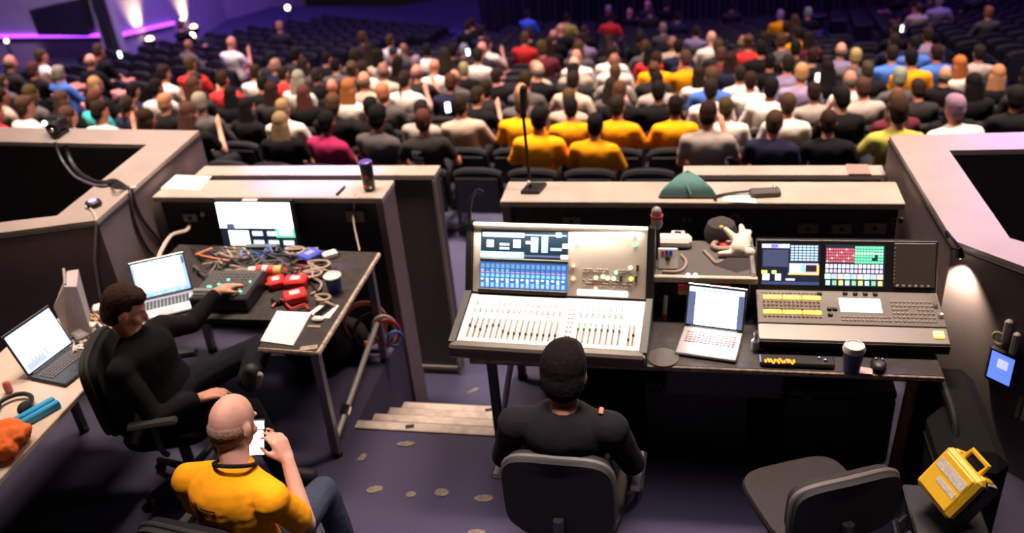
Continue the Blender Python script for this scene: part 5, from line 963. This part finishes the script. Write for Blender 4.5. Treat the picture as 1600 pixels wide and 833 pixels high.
# --- seated body poses, local frame facing +Y
def pose(kind):
    J = dict(head=(0, .03, 1.205), look=(0, 1, -.12), neck=(0, -.02, 1.055), sL=(-.185, -.035, .98), sR=(.185, -.035, .98), pelvis=(0, .04, .58), hL=(-.09, .10, .555), hR=(.09, .10, .555), kL=(-.11, .50, .53), kR=(.11, .50, .53), aL=(-.11, .52, .10), aR=(.11, .52, .10), tL=(-.12, .66, .05), tR=(.12, .66, .05), sleeve=.62, wrinkle=(.014, .12))
    J.update(eL=(-.25, .06, .72), eR=(.25, .06, .72), wL=(-.09, .26, .68), wR=(.09, .26, .68), hdL=(.5, .8, -.1), hdR=(-.5, .8, -.1), hnL=(0, 0, 1), hnR=(0, 0, 1))
    if kind == 'crossed': J.update(eL=(-.27, .07, .76), eR=(.27, .07, .76), wL=(.06, .17, .80), wR=(-.06, .19, .76), hdL=(1, .1, .2), hdR=(-1, .1, .2), sleeve=1.7)
    if kind == 'phone': J.update(eR=(.26, .12, .76), wR=(.13, .30, .95), hdR=(-.2, .4, .8), look=(.15, 1, -.25))
    if kind == 'chin': J.update(eL=(-.24, .10, .74), wL=(-.07, .17, 1.0), hdL=(.2, -.1, .9), look=(-.1, 1, -.2), sleeve=1.8)
    if kind == 'armout': J.update(eL=(-.30, .02, .80), wL=(-.31, .25, .72), hdL=(-.1, .9, 0), eR=(.29, .0, .75), wR=(.26, .24, .65), hdR=(0, 1, 0))
    return J
POSES = {}
for kd_ in ('lap', 'crossed', 'phone', 'chin', 'armout'): J = pose(kd_); POSES[kd_] = (figure(J, .019, False), J)
HM = {}
def hairm(style, kd_):
    J = POSES[kd_][1]; key = (style, tuple(J['look']))
    if key not in HM: HM[key] = hairmesh(J['head'], J['look'], (0, 0, 1), dict(s='short', f='full', X='ring', L='long', B='bun', T='tail', C='cap', H='hood')[style], .013)
    return HM[key]
ONES = 'zeroth first second third fourth fifth sixth seventh eighth ninth tenth eleventh twelfth thirteenth fourteenth fifteenth sixteenth seventeenth eighteenth nineteenth'.split()
def ordn(n): return ONES[n] if n < 20 else {2: 'twent', 3: 'thirt', 4: 'fort', 5: 'fift', 6: 'sixt', 7: 'sevent'}[n//10]+('ieth' if n % 10 == 0 else 'y-'+ONES[n % 10])
SK = [(.52, .22, .145), (.56, .25, .17), (.48, .19, .12), (.42, .16, .10), (.22, .09, .055), (.58, .29, .21)]
byrow = {}
for k in sorted(asg, key=lambda k: (places[k]['row'], places[k]['px'])):
    q = places[k]; top, hr_ = asg[k]; byrow[q['row']] = byrow.get(q['row'], 0)+1
    kd_ = rg.choice(['lap', 'lap', 'lap', 'crossed', 'crossed', 'phone', 'chin', 'armout'])
    if top == 'Y' and q['row'] < 2: kd_ = 'crossed'
    (bm_, sm_, tm_, sh_), J = POSES[kd_]; hc, hn = HAIRC[hr_[0]]; tc_, tn = TOPS[top]
    o = link('person', bm_); o.location = q['p']; o.rotation_euler = (rg.uniform(-.03, .05), rg.uniform(-.06, .06), q['a']+rg.uniform(-.22, .22)); o.scale = [rg.uniform(.95, 1.06)]*3
    lh = {'L': 'long-haired '}.get(hr_[1], ''); hl_ = hn if not lh else {'black-haired': 'black long-haired', 'dark-haired': 'dark long-haired', 'brown-haired': 'brown long-haired', 'blond': 'blond long-haired', 'ginger': 'ginger long-haired', 'grey-haired': 'grey long-haired'}.get(hn, hn)
    tag(o, '%s person in %s top, %s row from the booth, %s person from left' % (hl_, tn, ordn(q['row']+1), ordn(byrow[q['row']])), 'person', 'seated audience')
    sk = rg.choice(SK if hr_[0] not in 'lry' else SK[:3]); o.color = (*sk, 1)
    s = link('shirt', sm_, o); v = rg.uniform(.85, 1.15); s.color = (*[min(.95, c*v) for c in tc_], 1); q['obj'] = o; q['kd'] = kd_
    if hr_[1] != 'x': h_ = link('hair' if hr_[1] != 'C' else 'cap', hairm(hr_[1], kd_), o); h_.color = (*[c*rg.uniform(.75, 1.3) for c in hc], 1)
    if q['d'] < 14: link('trousers', tm_, o); [link('shoe', z_, o) for z_ in sh_]
# white lettering on the dark shirt nearest the booth aisle
kq_ = min(asg, key=lambda k: (places[k]['hp'][0]-705)**2+(places[k]['hp'][1]-180)**2+(0 if asg[k][0] == 'D' else 1e6)); o = places[kq_]['obj']
printed(o, child(o, 'shirt'), mat('white_shirt_print', (.6, .52, .42), .8), [(-.14, .09, .10, .022), (-.14, .045, .02, .05), (-.10, .06, .022, .035), (-.14, .02, .11, .024), (-.14, -.03, .11, .024), (-.14, -.075, .02, .05), (-.14, -.075, .10, .024), (-.06, -.075, .024, .045)], (0, -.6, .85), (1, 0, 0), (0, 0, 1), (0, 1, 0), 'print', 'white sideways lettering on the back')
# phones glowing in the crowd
phm = new(BLACK); phm.box((0, 0, 0), (.07, .012, .135), bev=.005); phm = phm.mesh('phone_case'); phs = new(glow(.85, .97, 1, 3)); phs.quad((-.029, -.0065, -.058), (.029, -.0065, -.058), (.029, -.0065, .058), (-.029, -.0065, .058)); phs = phs.mesh('phone_screen', False)
usedp = set()
for (x, y) in ((304, 125), (640, 190), (4, 93), (168, 95), (1395, 30), (1244, 117), (715, 92), (85, 192)):
    c = [k for k in asg if k not in usedp]; k = min(c, key=lambda k: (places[k]['hp'][0]-x)**2+(places[k]['hp'][1]-y)**2); usedp.add(k); q = places[k]; M = q['obj'].rotation_euler.to_matrix()
    r = thing('phone', 'glowing phone held by audience member in %s row, near %s' % (ordn(q['row']+1), {304: 'the grey parapet cap corner above', 640: 'the black lettered shirt', 4: 'the left picture edge', 168: 'the dark slanting column', 1395: 'the far right seats', 1244: 'the right aisle', 715: 'the left aisle', 85: 'the clamp camera'}[x]), 'phone', q['p']+M @ Vector((.20, .30, 1.12)), q['a']+.5, 'phones glowing in the crowd')
    link('case', phm, r); link('screen', phs, r)
# --- seats: the nearest 300 as things, the rest as one mesh
places_s = sorted(range(len(places)), key=lambda k: places[k]['d']); cnt = {}; far = MB()
order = {}
for k in sorted(range(len(places)), key=lambda k: (places[k]['row'], places[k]['px'])): order[k] = cnt[places[k]['row']] = cnt.get(places[k]['row'], 0)+1
for n_, k in enumerate(places_s):
    q = places[k]
    if n_ < 300:
        r = thing('theatre_seat', '%s black hall seat, %s row from the booth, %s seat from left' % ('occupied' if k in asg else 'empty', ordn(q['row']+1), ordn(order[k])), 'seat', q['p'], q['a'], 'rows of black hall seats')
        for nm, me in SEATP: link(nm, me, r)
    else:
        far.T = Matrix.Translation(q['p']) @ Matrix.Rotation(q['a'], 4, 'Z')
        for nm, me in SEATP: far.use(me.materials[0]); far.add([v.co for v in me.vertices], [p.vertices[:] for p in me.polygons])
o = far.build('theatre_seats', None, True); o['label'] = 'far rows of black hall seats toward the stage'; o['category'] = 'seat'; o['kind'] = 'stuff'
